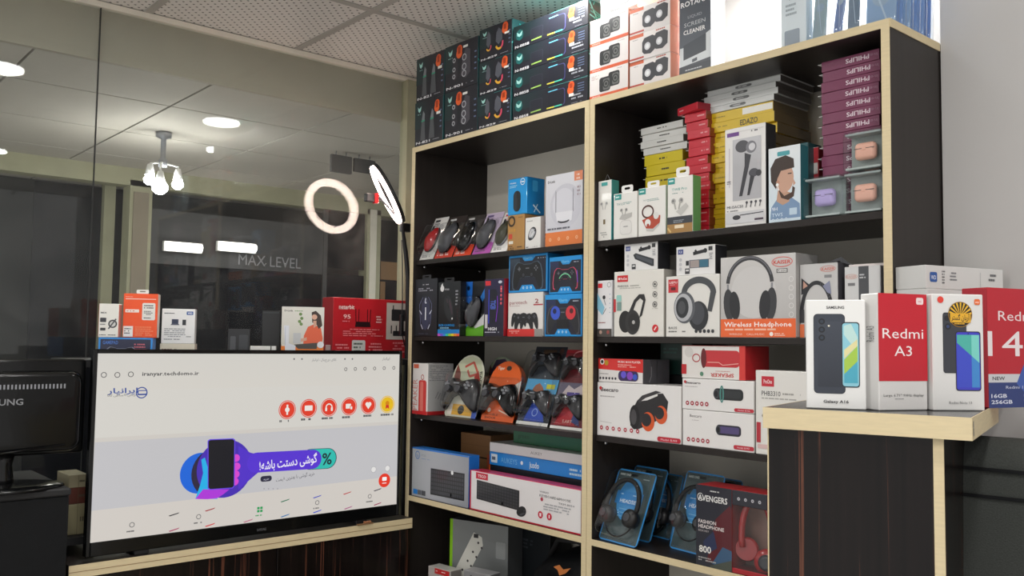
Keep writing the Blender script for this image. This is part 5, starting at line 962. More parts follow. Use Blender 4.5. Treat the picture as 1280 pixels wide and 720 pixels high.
a.circ(.44, .2, .17, '4a4a50', 20, ry=.13); a.circ(.66, .22, .13, '77777e', 20); a.circ(.68, .22, .08, 'd0d0d4', 16); a.poly([(.5, .27), (.66, .3), (.6, .42), (.44, .7), (.36, .7), (.5, .4)], '3a3a40'); a.circ(.72, .48, .12, '4e4e55', 16, ry=.09); a.circ(.84, .49, .07, '3a3a40', 12); a.poly([(.64, .5), (.74, .52), (.62, .7), (.56, .7)], '34343a'); a.line([(.12, .2), (.12, .6)], .015, 'c4b8c8'); a.micro(.06, .54, .1, 2, .02, '55555a')
a.t('MI-ISAC50', .06, .80, .03, '4a4a50', fit=.4); a.micro(.06, .84, .3, 1, .02, '8a8a8e'); [(a.circ(.55+.11*k, .77, .03, '4a4a50', 8), a.line([(.55+.11*k, .78), (.53+.11*k, .82)], .02, '4a4a50')) for k in range(4)]; a.rect(.03, .855, .97, .97, 'cfcfd2'); a.circ(.3, .91, .1, '3a3a40', ry=.05); a.line([(.38, .89), (.95, .88)], .02, '3a3a40'); a.rect(.74, .935, .95, .955, '4a3a4a'); a.done(b.o)
b = sbox('earphone_box', 'pale blue earphone box picturing a bearded man in profile', 961, 1001, 183, z, .018, .035, {'f': 'dfe6ea', 'r': '2f6a72', 't': 'e8eef0'})
a = b.a; a.grad(0, 0, 1, 1, 'e4e9ec', 'cfe0ea'); a.rr(.28, .06, .68, .12, .03, '4aa0a8'); a.poly([(.08, .8), (.25, .7), (.7, .68), (.98, .78), (1, .96), (.05, .96)], '7a96b8'); a.poly([(.3, .56), (.68, .62), (.66, .74), (.45, .78), (.25, .72)], 'c09880'); a.circ(.5, .42, .3, 'caa08a', 20, ry=.42); a.poly([(.78, .44), (.86, .51), (.78, .54)], 'caa08a'); a.poly([(.3, .55), (.5, .66), (.74, .62), (.76, .54), (.84, .57), (.8, .68), (.62, .72), (.4, .68)], '4a352a'); a.poly([(.08, .45), (.06, .27), (.22, .15), (.55, .12), (.8, .18), (.82, .3), (.4, .32), (.28, .42), (.24, .56)], '3a2c26'); a.circ(.3, .47, .06, 'c09078', 10); a.circ(.28, .5, .05, 'f4f4f2', 8); a.line([(.28, .5), (.33, .58)], .03, 'f4f4f2'); a.line([(.62, .37), (.74, .37)], .03, '3a2c26')
a.t('19H', .06, .82, .05, 'f0f4f8', fit=.22); a.t('TWS', .1, .9, .05, 'd8e8f4', fit=.35); a.rr(.66, .83, .9, .92, .02, 'c0d4e4'); a.icons(.14, .965, .14, 4, .035, 'e0ecf4', '7a96b8'); a.done(b.o)
b = sbox('teal_box', 'thin teal box standing behind the man earphone box', 1001, 1011, 178, z, .075, .06, {'f': '2a5c62', 'r': '24484c', 't': '3a7a80'}); b.a.rect(.1, .3, .5, .7, 'b8d4d4'); b.a.done(b.o)
b = sbox('red_tag_box', 'little red and white box between the teal box and the maroon stack', 1012, 1024, 184, z+.075, .10, .05, {'f': 'c83a44', 'r': '8a2a30', 't': 'e8d8d8'}); b.a.rect(.1, .35, .9, .6, 'f0e8e4'); b.a.done(b.o)
o = carton('dark_box', 'dark grey box under the little red and white box', (b.o.location.x, .10, z+.0003), 0, .05, .0742, .06, '2c2a2c'); a = Art(.05, .0742); a.micro(.1, .3, .7, 3, .12, '55555a'); a.done(o)
Xm = Xat(1062, .06, 2.0); n = 15
def phil(a, k): a.t('PHILIPS', .63, .52, .42, 'e4d4dc', 'c', fit=.4, b=1, rot=180); a.t('In-ear', .88, .5, .3, 'a07a90', 'c', fit=.18, rot=180)
stack('maroon flat earphone box with upside-down lettering, %s', 1027, 1100.5, .06, n, (d_(69, Xm, .06)-z)/n, {'f': '7a3a58', 'r': '55263e', 't': '8a4a68'}, .2, 'maroon flat boxes at the right end of the upper shelf', fn=phil, name='earphone_box', jit=.003)
def cube(label, x0, x1, ytop, zz, c, m_name, Y=.012):
    X0, X1 = Xat(x0, Y, zz), Xat(x1, Y, zz); w = X1-X0-.001; h = Zat(ytop, (X0+X1)/2, Y)-zz-.001
    e = empty('earbud_case_pack', ((X0+X1)/2, Y, zz+.0004)); tag(e, label, 'case pack', 'clear packs with silicone cases'); d = .04
    MB().bbox(-w/2, w/2, 0, d, 0, h, None, .003).build('clear_box', 'acrylic', e)
    MB().bbox(-w/2+.003, w/2-.003, d-.006, d-.003, .003, h-.003, '98a09e', .0008).build('insert_card', 'print', e)
    i = MB().bbox(-w/2+.003, w/2-.003, .006, d-.007, .003, .008, 'b8c0be', .001).bbox(-w/2+.003, w/2-.003, .006, d-.007, h-.008, h-.003, 'a0a8a8', .001).build('insert_tray', 'print', e)
    mat(m_name, c, .5)
    r = w*.27; k = MB(); k.bbox(-r, r, .010, .031, h*.5-r*.8, h*.5+r*.8, None, min(.0095, r*.6), 4); o = k.build('silicone_case', m_name, e)
    MB().box(-r*.99, r*.99, .0097, .0105, h*.5+r*.18, h*.5+r*.23).build('lid_seam', 'dark_grey', o); MB().bbox(-r*.2, r*.2, .0090, .0105, h*.5+r*.06, h*.5+r*.32, None, .0005).build('hinge_tab', m_name, o)
    return zz+h+.001
cube('clear square pack with a lavender earbud case', 1003, 1049.5, 219.5, z, 'bcaae0', 'lavender_silicone')
zc = cube('clear square pack with a pink earbud case, lower of two', 1052, 1102, 212.5, z, 'eeb4a0', 'pink_silicone')
cube('clear square pack with a pink earbud case, stacked on top', 1053, 1102, 162, zc+.0005, 'eeb4a0', 'pink_silicone')

# ---- second shelf, right unit: headphones
z = SH[1]
b = sbox('microphone_box', 'small white box with a pictured clip microphone at the left end of the second shelf', 742, 765, 350.5, z, .014, .05, {'f': 'e9e8ea', 'r': 'd0d0d4', 't': 'f0f0f0'})
a = b.a; a.rect(.04, .05, .34, .13, 'd8323a'); a.arc(.8, .08, .12, .02, '6a6a70', n=14); a.poly([(0, .22), (.5, .48), (.35, .62), (0, .5)], '8ac4dc'); a.circ(.46, .3, .1, '232328'); a.line([(.46, .34), (.58, .44)], .03, '232328'); a.line([(.4, .6), (.6, .5)], .03, '2a2a2e'); [a.circ(.86, .25+.08*k, .025, '3a7ab0', 6) for k in range(5)]; a.micro(.08, .75, .85, 1, .03, 'a05a5a'); a.rect(0, .86, 1, 1, '4a4440'); a.circ(.25, .92, .1, 'b8988a', 8); a.circ(.75, .92, .1, '9a4a44', 8); a.done(b.o)
b = sbox('headphone_box', 'white box picturing folded black headphones with a red brand label', 767, 830, 338, z, .014, .09, {'f': 'e6e3dc', 'r': 'b4b0a8', 't': 'f0eee8'})
a = b.a; a.rect(.07, .06, .29, .16, 'd0242c'); a.circ(.11, .11, .02, 'f4e8e6', 8); a.t('ProOne', .14, .11, .04, 'f8ecea', fit=.13, b=1); a.t('PHB3325', .08, .225, .035, '4a4a4c', fit=.22); a.micro(.32, .225, .22, 1, .03, 'a8a6a0'); a.micro(.08, .26, .5, 1, .022, 'b4b2ac')
a.poly([(.28, .68), (.42, .44), (.52, .36), (.62, .36), (.65, .45), (.58, .68), (.52, .72), (.6, .46), (.54, .42), (.46, .48), (.36, .7)], '2a2829'); a.circ(.24, .77, .13, '1f1d1e', 20, ry=.17); a.circ(.39, .78, .15, '2e2c2d', 24, ry=.19); a.circ(.41, .78, .11, '232122', 20, ry=.14); a.circ(.41, .78, .03, 'b8b6b4', 10)
for k in range(3): a.arc(.83, .22+.15*k, .04, .01, '3a3a3c', n=16); a.circ(.83, .22+.15*k, .02, '4a4a4c', 8); a.micro(.78, .28+.15*k, .12, 1, .012, 'b0aea8')
a.circ(.84, .875, .06, 'd0242c', 18); a.line([(.82, .9), (.86, .85)], .02, 'f4e8e6'); a.rr(.06, .36, .16, .46, .02, '9ad0c8'); a.rect(.07, .47, .16, .6, '7a9a94'); a.rect(.0, .42, .045, .62, 'c83038'); a.done(b.o); zt = b.z1
b2 = sbox('microphone_box', 'white microphone box standing on the folded headphone box', 780, 822, 303.5, zt+.0006, .022, .05, {'f': 'e8e7e6', 'r': '2c2c30', 't': 'f0f0ee'}); 
def mic(b, tilt):
    a = b.a; a.rect(.05, .09, .19, .26, '3a4a8a'); a.t('K8', .12, .175, .09, 'd8dcf0', 'c', fit=.08); a.rect(.84, .06, .94, .2, '3a3a3c')
    if tilt: a.poly([(.28, .42), (.36, .36), (.9, .62), (.9, .88), (.84, .88), (.34, .58)], '33363c'); a.poly([(.36, .42), (.85, .66), (.85, .8), (.38, .54)], '50545c')
    else: a.rect(.35, .48, .85, .76, '55606c'); a.rect(.37, .5, .6, .74, 'a89c98'); a.rect(.62, .5, .83, .74, '3c7088'); a.rect(.26, .5, .34, .66, '2a2a2e')
    a.line([(.45, .27), (.74, .2)], .07, '26262a'); a.circ(.76, .19, .05, '26262a', 10); a.line([(.55, .25), (.5, .15)], .05, '26262a'); [a.circ(.12, .45+.16*k, .04, 'c8c8cc', 8) for k in range(3)]; a.rect(.24, .76, .36, .95, '3a3a3e'); a.rect(.26, .8, .34, .86, 'd8d8d8'); a.micro(.86, .3, .1, 4, .06, '8a8a8e'); a.done(b.o)
mic(b2, 1)
b = sbox('headphone_box', 'white box picturing large silver black headphones marked BASS', 832, 900, 344, z, .014, .09, {'f': 'e6e4df', 'r': 'bab8b4', 't': 'f0eeea'})
a = b.a; a.rect(.05, .05, .24, .27, 'c83038'); a.t('LIEPU', .145, .1, .035, 'f4e4e4', 'c', fit=.15, b=1); a.rect(.1, .18, .19, .23, '5a1a1e'); a.micro(.08, .14, .13, 1, .02, 'f0b8b8')
a.arc(.62, .30, .27, .10, '4a4c50', 0, 180, 24, ry=.22*a.h/a.w); a.poly([(.3, .28), (.4, .28), (.38, .42), (.28, .4)], '4a4c50'); a.poly([(.84, .26), (.94, .28), (.86, .6), (.78, .58)], '4a4c50'); a.circ(.62, .66, .18, '2c2d31', 24, ry=.22); a.circ(.6, .62, .13, '46484e', 20, ry=.17); a.circ(.36, .52, .2, '5c5e64', 28, ry=.24); a.circ(.34, .52, .17, 'b8babe', 28, ry=.21); a.circ(.32, .52, .12, '2e3034', 24, ry=.16); a.circ(.31, .52, .07, '4a4c50', 20, ry=.1)
a.t('BASS', .06, .85, .04, '3a3a3c', fit=.16); a.micro(.06, .91, .42, 1, .025, '7a7a78', t=.8); [a.circ(.58+.075*k, .905, .028, '33353a', 12) for k in range(5)]; a.done(b.o); zt = b.z1
b2 = sbox('microphone_box', 'white microphone box standing on the large silver black headphone box', 845, 894, 307, zt+.0006, .022, .05, {'f': 'e8e7e6', 'r': '2c2c30', 't': 'f0f0ee'}); mic(b2, 0)
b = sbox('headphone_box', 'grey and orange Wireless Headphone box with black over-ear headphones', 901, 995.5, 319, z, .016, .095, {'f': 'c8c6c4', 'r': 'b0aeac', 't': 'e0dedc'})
a = b.a; a.grad(0, 0, 1, .78, 'cfcdcb', 'bdbbba'); a.circ(.45, .45, .3, 'd0cecd', 28); a.headphone(.4, .36, .3, '3a3a3e', '2a2a2e', hi='6a6a70'); a.arc(.83, .1, .13, .008, 'd84838', n=28, ry=.055); a.t('KAISER', .83, .1, .045, 'd84838', 'c', fit=.22, b=1); a.rect(.76, .18, .9, .23, '3a3a3c'); a.rect(.77, .187, .89, .223, 'd8d6d4'); a.t('K-650', .83, .205, .025, '3a3a3c', 'c', fit=.1)
for k in range(5): a.arc(.945, .31+.105*k, .028, .006, 'e8e6e4', n=12)
a.rect(0, .775, 1, 1, 'ee6a34'); a.t('Wireless Headphone', .05, .84, .06, 'fdf0ea', fit=.9, b=1); a.micro(.06, .905, .87, 1, .03, 'f8c0a4', t=.7); a.t('WIRELESS', .12, .962, .025, 'f8d8c8', fit=.18); a.t('CALL/MUSIC', .36, .962, .025, 'f8d8c8', fit=.24); a.circ(.69, .96, .025, 'fdf0ea', 12); a.micro(.73, .955, .16, 2, .02, 'f8d0bc'); a.done(b.o)
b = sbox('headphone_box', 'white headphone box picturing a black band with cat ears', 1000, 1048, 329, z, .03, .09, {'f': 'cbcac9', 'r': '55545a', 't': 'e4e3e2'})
a = b.a; a.arc(.75, .08, .2, .01, 'd87868', n=24, ry=.07); a.t('KAISER', .76, .08, .04, 'd87868', 'c', fit=.34, b=1); a.rect(.66, .16, .85, .2, '8a8a8c'); q = a.h/a.w; a.arc(.45, .68, .4, .10, '2c2c30', 0, 180, 26, ry=.42*q); [a.line([(.45+.36*math.cos(t), .68-(.42-.04/q)*math.sin(t)), (.45+.44*math.cos(t), .68-(.42+.04/q)*math.sin(t))], .015, '55565c') for t in [.2+.12*k for k in range(10)]]
a.poly([(.04, .42), (.05, .19), (.28, .29), (.14, .4)], '2c2c30'); a.poly([(.09, .34), (.1, .23), (.22, .3)], 'c89a88'); a.poly([(.62, .31), (.8, .24), (.84, .42), (.74, .4)], '8a8ea8'); a.rect(.0, .62, .12, .8, '3a3a3e'); a.rect(0, .82, .12, 1, 'ee7a4a'); a.done(b.o)
m = MB(); m.add([(-b.w/2, 0, b.h), (b.w/2, 0, b.h), (b.w/2-.004, -.0, b.h+.001), (b.w/2-.01, .06, b.h+.012), (-b.w/2+.3*b.w, .06, b.h+.004)], [(0, 1, 2, 3, 4)]); m.add([(b.w/2-.045, .02, b.h), (b.w/2, .02, b.h), (b.w/2+.018, .03, b.h-.006), (b.w/2-.005, .025, b.h+.014)], [(0, 1, 2, 3)]); m.build('lid_flap', 'dark_grey', b.o)
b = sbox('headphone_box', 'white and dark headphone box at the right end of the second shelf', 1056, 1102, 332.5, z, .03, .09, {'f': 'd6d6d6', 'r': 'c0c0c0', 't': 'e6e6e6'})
a = b.a; a.rect(.4, 0, .68, 1, '4a4c50'); a.arc(.2, .14, .17, .01, 'd89a8a', n=20, ry=.06); a.t('KAISER', .2, .14, .035, 'd89a8a', 'c', fit=.28); a.rect(.1, .23, .3, .27, '7a7a7c'); a.micro(.43, .12, .18, 2, .04, 'c8c8cc'); a.circ(.5, .7, .25, '2a2a2e'); a.done(b.o)
o = MB().bbox(-.05, .05, 0, .05, 0, .006, 'e6ddda', .001).build('paper_slip', 'print', None, (Xat(1085, .04, b.z1), .05, b.z1+.0004)); tag(o, 'pale pink slip lying on the white and dark headphone box', 'slip')

# ---- third shelf, right unit: speakers
z = SH[2]
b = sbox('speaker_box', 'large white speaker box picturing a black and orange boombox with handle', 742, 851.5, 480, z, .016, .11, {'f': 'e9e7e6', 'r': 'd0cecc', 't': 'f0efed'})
def bee(a, s=1): a.t('Beecaro', .05, .13, .075*s, '3a3034', fit=.22, b=1); a.circ(.045, .11, .018, 'c83038', 8); a.micro(.04, .26, .22, 1, .04, 'b0aaac')
a = b.a; bee(a); a.poly([(.42, .55), (.5, .3), (.68, .16), (.8, .14), (.86, .28), (.84, .52), (.74, .62), (.64, .72), (.5, .82), (.42, .76)], '2c2a2c'); a.poly([(.5, .3), (.56, .2), (.72, .1), (.78, .12), (.6, .24), (.54, .34)], '3c3a3c'); a.poly([(.55, .3), (.6, .24), (.74, .15), (.74, .19), (.62, .28)], 'e4e2e0')
for x, y, r in ((.63, .66, .075), (.78, .52, .07)): a.circ(x, y, r, 'd85a2c', 24, ry=r*1.15); a.circ(x-.02, y-.03, r*.78, '2c2a2c', 20)
a.circ(.47, .6, .06, '1c1a1c', 20, ry=.11); a.circ(.46, .6, .035, '4a484a', 16, ry=.07); a.line([(.04, .73), (.19, .75)], .003, 'b0aaac'); a.icons(.06, .85, .075, 7, .02, 'b02c3c', 'f4e4e6'); a.rr(.74, .9, 1, .985, .02, 'c02a3c'); a.t('Model: B-N3', .78, .945, .035, 'f4dade', fit=.18); a.done(b.o); zt = b.z1
b = sbox('speaker_box', 'red and white music box player carton lying on the large boombox box', 742, 804, 448.5, zt+.0006, .02, .11, {'f': 'e6e2e0', 'r': '55555a', 't': '3a3a3e'})
a = b.a; a.poly([(0, 0), (1, 0), (1, .55), (.5, .5), (0, .45)], 'd8302c'); a.circ(.09, .14, .05, 'e8e0dc'); a.circ(.09, .14, .03, '2a2a2c'); a.circ(.19, .18, .045, 'b8901c'); a.t('MUSIC BOX PLAYER', .45, .12, .09, 'f8e4e0', fit=.5, b=1); a.micro(.45, .25, .4, 2, .08, 'f0a8a0'); a.rr(.46, .5, .9, .92, .07, '3a2a5a'); a.circ(.58, .66, .06, '6a5ad8', 10); a.circ(.72, .7, .07, '8a4ac0', 10); a.circ(.83, .74, .05, '3a5ac8', 10); a.micro(.03, .65, .25, 1, .05, '77777a'); [a.circ(.05+.07*k, .84, .022, '33333a', 10) for k in range(6)]; a.done(b.o)
s = Art(b.d, b.h); s.rect(.5, 0, .515, 1, '3a3a3e'); s.line([(.3, .3), (.3, .7), (.22, .95)], .02, '9a9a9e'); s.done(b.o, 'side_print', 'right', (b.w, b.h, b.d))
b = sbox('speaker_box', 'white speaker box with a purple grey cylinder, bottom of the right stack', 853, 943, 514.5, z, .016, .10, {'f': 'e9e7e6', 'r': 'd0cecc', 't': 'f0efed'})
a = b.a; a.t('Beecaro', .11, .16, .08, '55484c', fit=.17); a.micro(.14, .28, .1, 1, .04, 'c0babc'); a.speaker(.66, .48, .34, .28, '2c2938', '55497a'); a.icons(.09, .82, .07, 5, .026, 'a83040', 'f4e4e6'); a.rr(.73, .84, 1, .95, .02, 'c02a3c'); a.t('Model: B-M2', .78, .895, .045, 'f4dade', fit=.16); a.done(b.o); zt = b.z1
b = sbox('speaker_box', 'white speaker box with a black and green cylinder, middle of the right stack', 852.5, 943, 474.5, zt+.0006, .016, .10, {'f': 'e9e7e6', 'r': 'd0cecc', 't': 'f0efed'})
a = b.a; bee(a); a.speaker(.66, .45, .4, .36, '222427', '2f3134'); a.arc(.57, .45, .02, .02, '4a8a84', n=20, ry=.09); a.icons(.08, .8, .07, 5, .026, 'a83040', 'f4e4e6'); a.rr(.74, .86, 1, .97, .02, 'c02a3c'); a.t('Model: B-N6', .79, .915, .045, 'f4dade', fit=.16); a.done(b.o); zt = b.z1
b = sbox('speaker_box', 'red sided box with a red cylinder speaker and upside-down lettering, top of the right stack', 852, 932, 432, zt+.0006, .02, .10, {'f': 'e6e2de', 'r': 'c82830', 't': 'd04a48'})
a = b.a; a.rect(.91, 0, 1, 1, 'd83a34'); a.rr(.32, .14, .92, .64, .06, 'c8343a'); a.circ(.36, .38, .045, '6a1c22', 16, ry=.13); a.arc(.24, .38, .06, .014, 'b03038', n=16, ry=.05); a.line([(.42, .5), (.6, .5), (.66, .58), (.9, .52)], .01, 'ecb0a8'); a.t('SPEAKER', .65, .88, .11, 'c8403c', 'c', fit=.36, rot=180, b=1); a.micro(.55, .76, .25, 1, .05, 'd8a8a4'); a.rect(0, .58, .08, .88, 'c02a30'); a.circ(.33, .86, .03, '5a8a70', 10); a.circ(.12, .2, .07, 'd4d0cc', 14); a.done(b.o)
b = sbox('earphone_box', 'white earphone box partly hidden behind the left end of the phone counter', 944.5, 1012, 463.5, z, .014, .07, {'f': 'e6e4e0', 'r': 'c8c6c2', 't': 'ecebe8'})
a = b.a; a.rect(.12, .07, .36, .19, 'c8283a'); a.t('ProOne', .24, .13, .05, 'f4e0e2', 'c', fit=.16, b=1); a.t('PHB3310', .12, .27, .06, '3a3a3c', fit=.36); a.micro(.52, .27, .4, 1, .04, 'a8a6a2'); a.micro(.12, .33, .75, 1, .03, 'b0aeaa'); [(a.circ(x, .52, .055, '2c2a2a', 12), a.circ(x-.04, .54, .035, '4a4848', 10), a.line([(x, .55), (x+.03, .66)], .025, '2c2a2a')) for x in (.2, .5)]; a.rect(.02, .62, .1, .86, 'b82838'); a.rr(.04, .82 if 0 else .88, .3, .93, .02, 'd8b8b8'); a.done(b.o)
o = carton('dark_box', 'dark box standing behind the music box player carton', (Xat(845, .15, z+.2), .15, zt-.05), 0, .11, .1, .09, {'f': '14322c', 't': '1c423a', 'r': '102822'}); o.location.z = 1.251+.0003+.17; a = Art(.11, .1); a.micro(.1, .3, .5, 2, .1, '2a5a50'); a.done(o)
o2 = carton('dark_box', 'black box under the dark green box on the speaker shelf', (o.location.x, .15, z+.0003), 0, .11, .169, .09, '151517'); a = Art(.11, .169); a.micro(.1, .3, .5, 2, .1, '2a2a2c'); a.done(o2)

# ---- fourth shelf, right unit: headsets
z = SH[3]
def art_hs(a):
    a.rect(.03, .02, .97, .98, '4a5a5c'); a.t('SAIKE ONDA', .08, .07, .03, 'e4ece8', fit=.32, b=1); a.micro(.7, .1, .2, 1, .025, 'a8b4b4'); a.rr(.36, .05, .54, .085, .02, '1c2022'); a.circ(.5, .4, .31, '4a9ad8', 24, ry=.4); a.rect(.14, .30, .82, .48, '3c8cd0'); a.micro(.25, .34, .5, 1, .025, 'bfe0f4'); a.t('HEADSET', .27, .43, .05, 'eaf4fb', fit=.48, b=1); [a.line([(.3, .54+.05*k), (.7, .54+.05*k)], .015, '8ac4ea') for k in range(3)]
def hs(label, x0, x1, ytop, Y, lean, dx=0):
    X0, X1 = max(.905, Xat(x0, Y, z)), Xat(x1, Y, z); hgt = (Zat(ytop, (X0+X1)/2, Y+.08)-z)/math.cos(lean)
    e, w, h = blister('headset_pack', label, (X0, Y, z), (X1, Y-.012, z), hgt, lean, '3c94d8', (.05, .95, .03, .97), .045, .012, 'headset packs on the fourth shelf', art_hs, lambda e, w, h: headset_parts(e, w*.40, (0, -.004, h*.5)))
hs('leftmost blue framed headset pack at the front of the fourth shelf', 746, 799, 589, .02, .40)
hs('blue framed headset pack directly behind the leftmost one', 766, 816, 584, .095, .36)
hs('third blue framed headset pack, rearmost of the left group', 790, 842, 590, .165, .3)
hs('blue framed headset pack just left of the red headphone box', 836, 888, 591, .085, .34)
hs('dark headset pack behind the one next to the red headphone box', 868, 918, 596, .17, .25)
# boxed red headphones with window
X0, X1 = Xat(869, -.002, z), Xat(958, -.002, z); w = X1-X0; h = Zat(612, (X0+X1)/2, 0)-z
e = empty('headphone_box', ((X0+X1)/2, .002, z+.0004)); tag(e, 'dark and red fashion headphone box with red headphones behind a clear window', 'box')
uw = .52; xw = -w/2+uw*w
MB().bbox(-w/2, xw, 0, .075, 0, h, {'f': '2a2a34', 't': 'b81e28', 'l': '2a2a34', 'r': '8a1820'}, .001).build('box_body', 'print', e)
MB().bbox(xw+.0003, w/2, .055, .075, 0, h, {'f': '8a6a60', 't': 'b81e28', 'r': 'b01c26'}, .001).build('box_back', 'print', e)
MB().bbox(xw+.0003, w/2, 0, .0547, h-.035, h, {'f': '2a2a34', 't': 'b81e28', 'r': 'b01c26'}, .001).build('box_lid', 'print', e)
MB().bbox(xw+.0003, w/2, 0, .0547, 0, .012, {'f': 'a8222c', 't': '5a141a', 'r': 'b01c26'}, .001).build('box_floor', 'print', e)
MB().box(w/2-.0012, w/2-.0002, .001, .0545, .0122, h-.0352).box(xw+.0006, w/2-.0012, .0006, .0014, .0122, h-.0352).build('window_film', 'blister', e)
hp = MB().tube([(.036*math.cos(t), 0, .085*math.sin(t)) for t in [math.radians(-20+220*k/20) for k in range(21)]], [.008]*21, 10).build('headphone', 'red_gloss', e, ((xw+w/2)/2+.001, .03, h*.46), (0, 0, .35))
MB().lathe([(.026, .012), (.031, .0), (.029, -.012), (.013, -.017)], o=(.026, -.006, -.055), axis='y', n=20).build('ear_cup', 'red_gloss', hp); MB().lathe([(.02, -.0145), (.012, -.021)], o=(.026, -.006, -.055), axis='y', n=16).build('ear_cup_badge', 'dark_grey', hp)
MB().lathe([(.026, .010), (.029, .0), (.025, -.008)], o=(-.026, .010, -.035), axis='y', n=20).build('ear_cup', 'red_gloss', hp)
a = Art(w*uw, h); a.grad(0, .0, 1, 1, '262632', '2f3038'); a.poly([(.3, .95), (.55, .4), (.95, .2), (1, .25), (1, .85)], '5a1c24'); a.poly([(.45, .95), (.75, .72), (1, .75), (1, .98)], '3a5a7c'); a.poly([(.2, .7), (.5, .55), (.6, .75), (.3, .85)], '2c3454'); a.t('AVENGERS', .06, .155, .075, 'ececec', fit=.82, b=1); a.micro(.4, .06, .3, 1, .03, 'd0d0d0'); a.arc(.13, .15, .085, .014, 'ececec', 60, 330, n=18); a.t('FASHION', .07, .45, .045, 'e4dcdc', fit=.5, b=1); a.t('HEADPHONE', .07, .51, .045, 'e4dcdc', fit=.72, b=1); a.t('BOX HSY', .07, .565, .025, 'c8c0c0', fit=.3); a.t('800', .09, .79, .085, 'f0eeea', fit=.34, b=1); a.micro(.07, .9, .5, 2, .03, 'a8a8a8'); a.poly([(.4, .98), (1, .86), (1, 1), (.4, 1)], '4a5048')
o = a.m.build('front_print', 'print', e, (-w/2+uw*w/2, 0, 0)); a = Art(w*(1-uw), .035); a.icons(.2, .55, .2, 4, .04, 'c8c8d0', '2a2a34'); a.m.build('lid_print', 'print', e, ((xw+w/2)/2, 0, h-.035))
b = sbox('cable_pack', 'grey and orange pack tucked between the red headphone box and the side panel', 962, 978, 640, z, .06, .06, {'f': 'b8b4b0', 'r': '8a8884', 't': 'd0ccc8'}); a = b.a; a.rect(.1, .55, .9, .8, 'd8622c'); a.rect(.1, .1, .9, .4, '6a6a70'); a.done(b.o)

# ================================================================== PHONE COUNTER
CT = 1.40
A0, A1 = onZ(955, 509, CT), onZ(1213.5, 522, CT); d = (A1-A0); ang = math.atan2(d.y, d.x); Lc = d.length
e = empty('phone_counter', (A0.x, A0.y, 0), ang); tag(e, 'dark ebony veneer counter with thick pale edged top carrying phone boxes', 'counter')
th = .034; Dp = .42
tp = MB().box(0, Lc, 0, Dp, CT-th, CT, bev=.001).build('counter_top', 'gloss_black', e)
eb = MB().box(-.0015, Lc+.0015, -.002, 0, CT-th, CT).build('edge_banding', 'edge_wood', tp); MB().box(Lc, Lc+.002, 0, Dp, CT-th, CT).build('edge_banding', 'edge_wood', tp); MB().box(-.002, 0, 0, Dp, CT-th, CT).build('edge_banding', 'edge_wood', tp)
px = solve_px(1165, Vector((A0.x, A0.y, CT-th)), Vector((math.cos(ang), math.sin(ang), 0)))
MB().box(.004, px, .012, .028, 0, CT-th, bev=.0006).build('front_panel', 'ebony', e)
sp = MB().box(px, px+.014, .014, .38, 0, CT-th, bev=.0006).build('side_panel', 'ebony', e); MB().box(px-.0004, px+.0144, .011, .014, 0, CT-th).build('edge_banding', 'edge_wood', sp); MB().box(.002, .004, .011, .40, 0, CT-th).build('side_edge', 'edge_wood', e); MB().box(.0045, .018, .03, .40, 0, CT-th).build('side_panel', 'ebony', e)
MB().box(.02, px-.002, .38, .396, 0, CT-th).build('rear_panel', 'ebony', e)
a = Art(.03, th*.8); a.rect(.05, .1, .25, .9, '3a4a5a'); a.rect(.05, .4, .25, .5, 'a8b4b8'); a.m.build('edge_sticker', 'print', tp, (Lc+.002, .022, CT-th*.9), (0, 0, PI/2))
# phone boxes
def phone_box(label, q0, q1, ytop, dep, cols, fn, ytl=None, name='phone_box', z=CT):
    P0, P1 = onZ(*q0, z), onZ(*q1, z); d = P1-P0; rz = math.atan2(d.y, d.x); w = d.length; mid = (P0+P1)/2; h = Zat(ytop, mid.x, mid.y)-z
    o = carton(name, label, (mid.x, mid.y, z+.0004), rz, w, h, dep, cols, 'phone boxes on the counter', bev=.0016); a = Art(w, h); fn(a); a.done(o); return o, w, h
def samsung(a):
    a.t('SAMSUNG', .5, .07, .026, '26262a', 'c', fit=.3, b=1); a.rr(.13, .13, .66, .86, .07, '20242e'); a.rr(.14, .135, .65, .855, .065, '343a46'); a.grad(.2, .2, .6, .8, '3a404c', '2a2f3a'); a.rr(.60, .205, .90, .80, .05, '1c2430'); a.rr(.615, .215, .885, .79, .045, '8ac8d8'); a.poly([(.64, .24), (.76, .22), (.865, .34), (.865, .48), (.64, .32)], 'bcdcd8'); a.poly([(.64, .55), (.865, .42), (.865, .56), (.64, .68)], 'a4c84a'); a.poly([(.64, .46), (.865, .36), (.865, .42), (.64, .54)], 'e0d8a0'); a.poly([(.64, .68), (.865, .56), (.865, .76), (.64, .76)], '4aa8c0')
    for k in range(3): a.circ(.27, .2+.075*k, .055, '14171e', 18); a.circ(.27, .2+.075*k, .03, '2a3442', 12)
    a.circ(.39, .24, .018, 'e0dccc', 8); a.t('Galaxy A16', .5, .93, .027, '2a2a2e', 'c', fit=.42, b=1)
def red_a3(a): a.rect(0, 0, 1, .75, 'c4162a'); a.rr(.78, .03, .93, .09, .03, 'f0dcdc'); a.t('mi', .855, .06, .025, 'c4162a', 'c', fit=.06); a.t('Redmi', .5, .34, .09, 'f6eaea', 'c', fit=.84); a.t('A3', .5, .49, .09, 'f6eaea', 'c', fit=.36); a.t('Large 6.71" 90Hz display', .5, .87, .022, '2a2a2c', 'c', fit=.82); a.micro(.32, .9, .4, 1, .012, '9a9a9c')
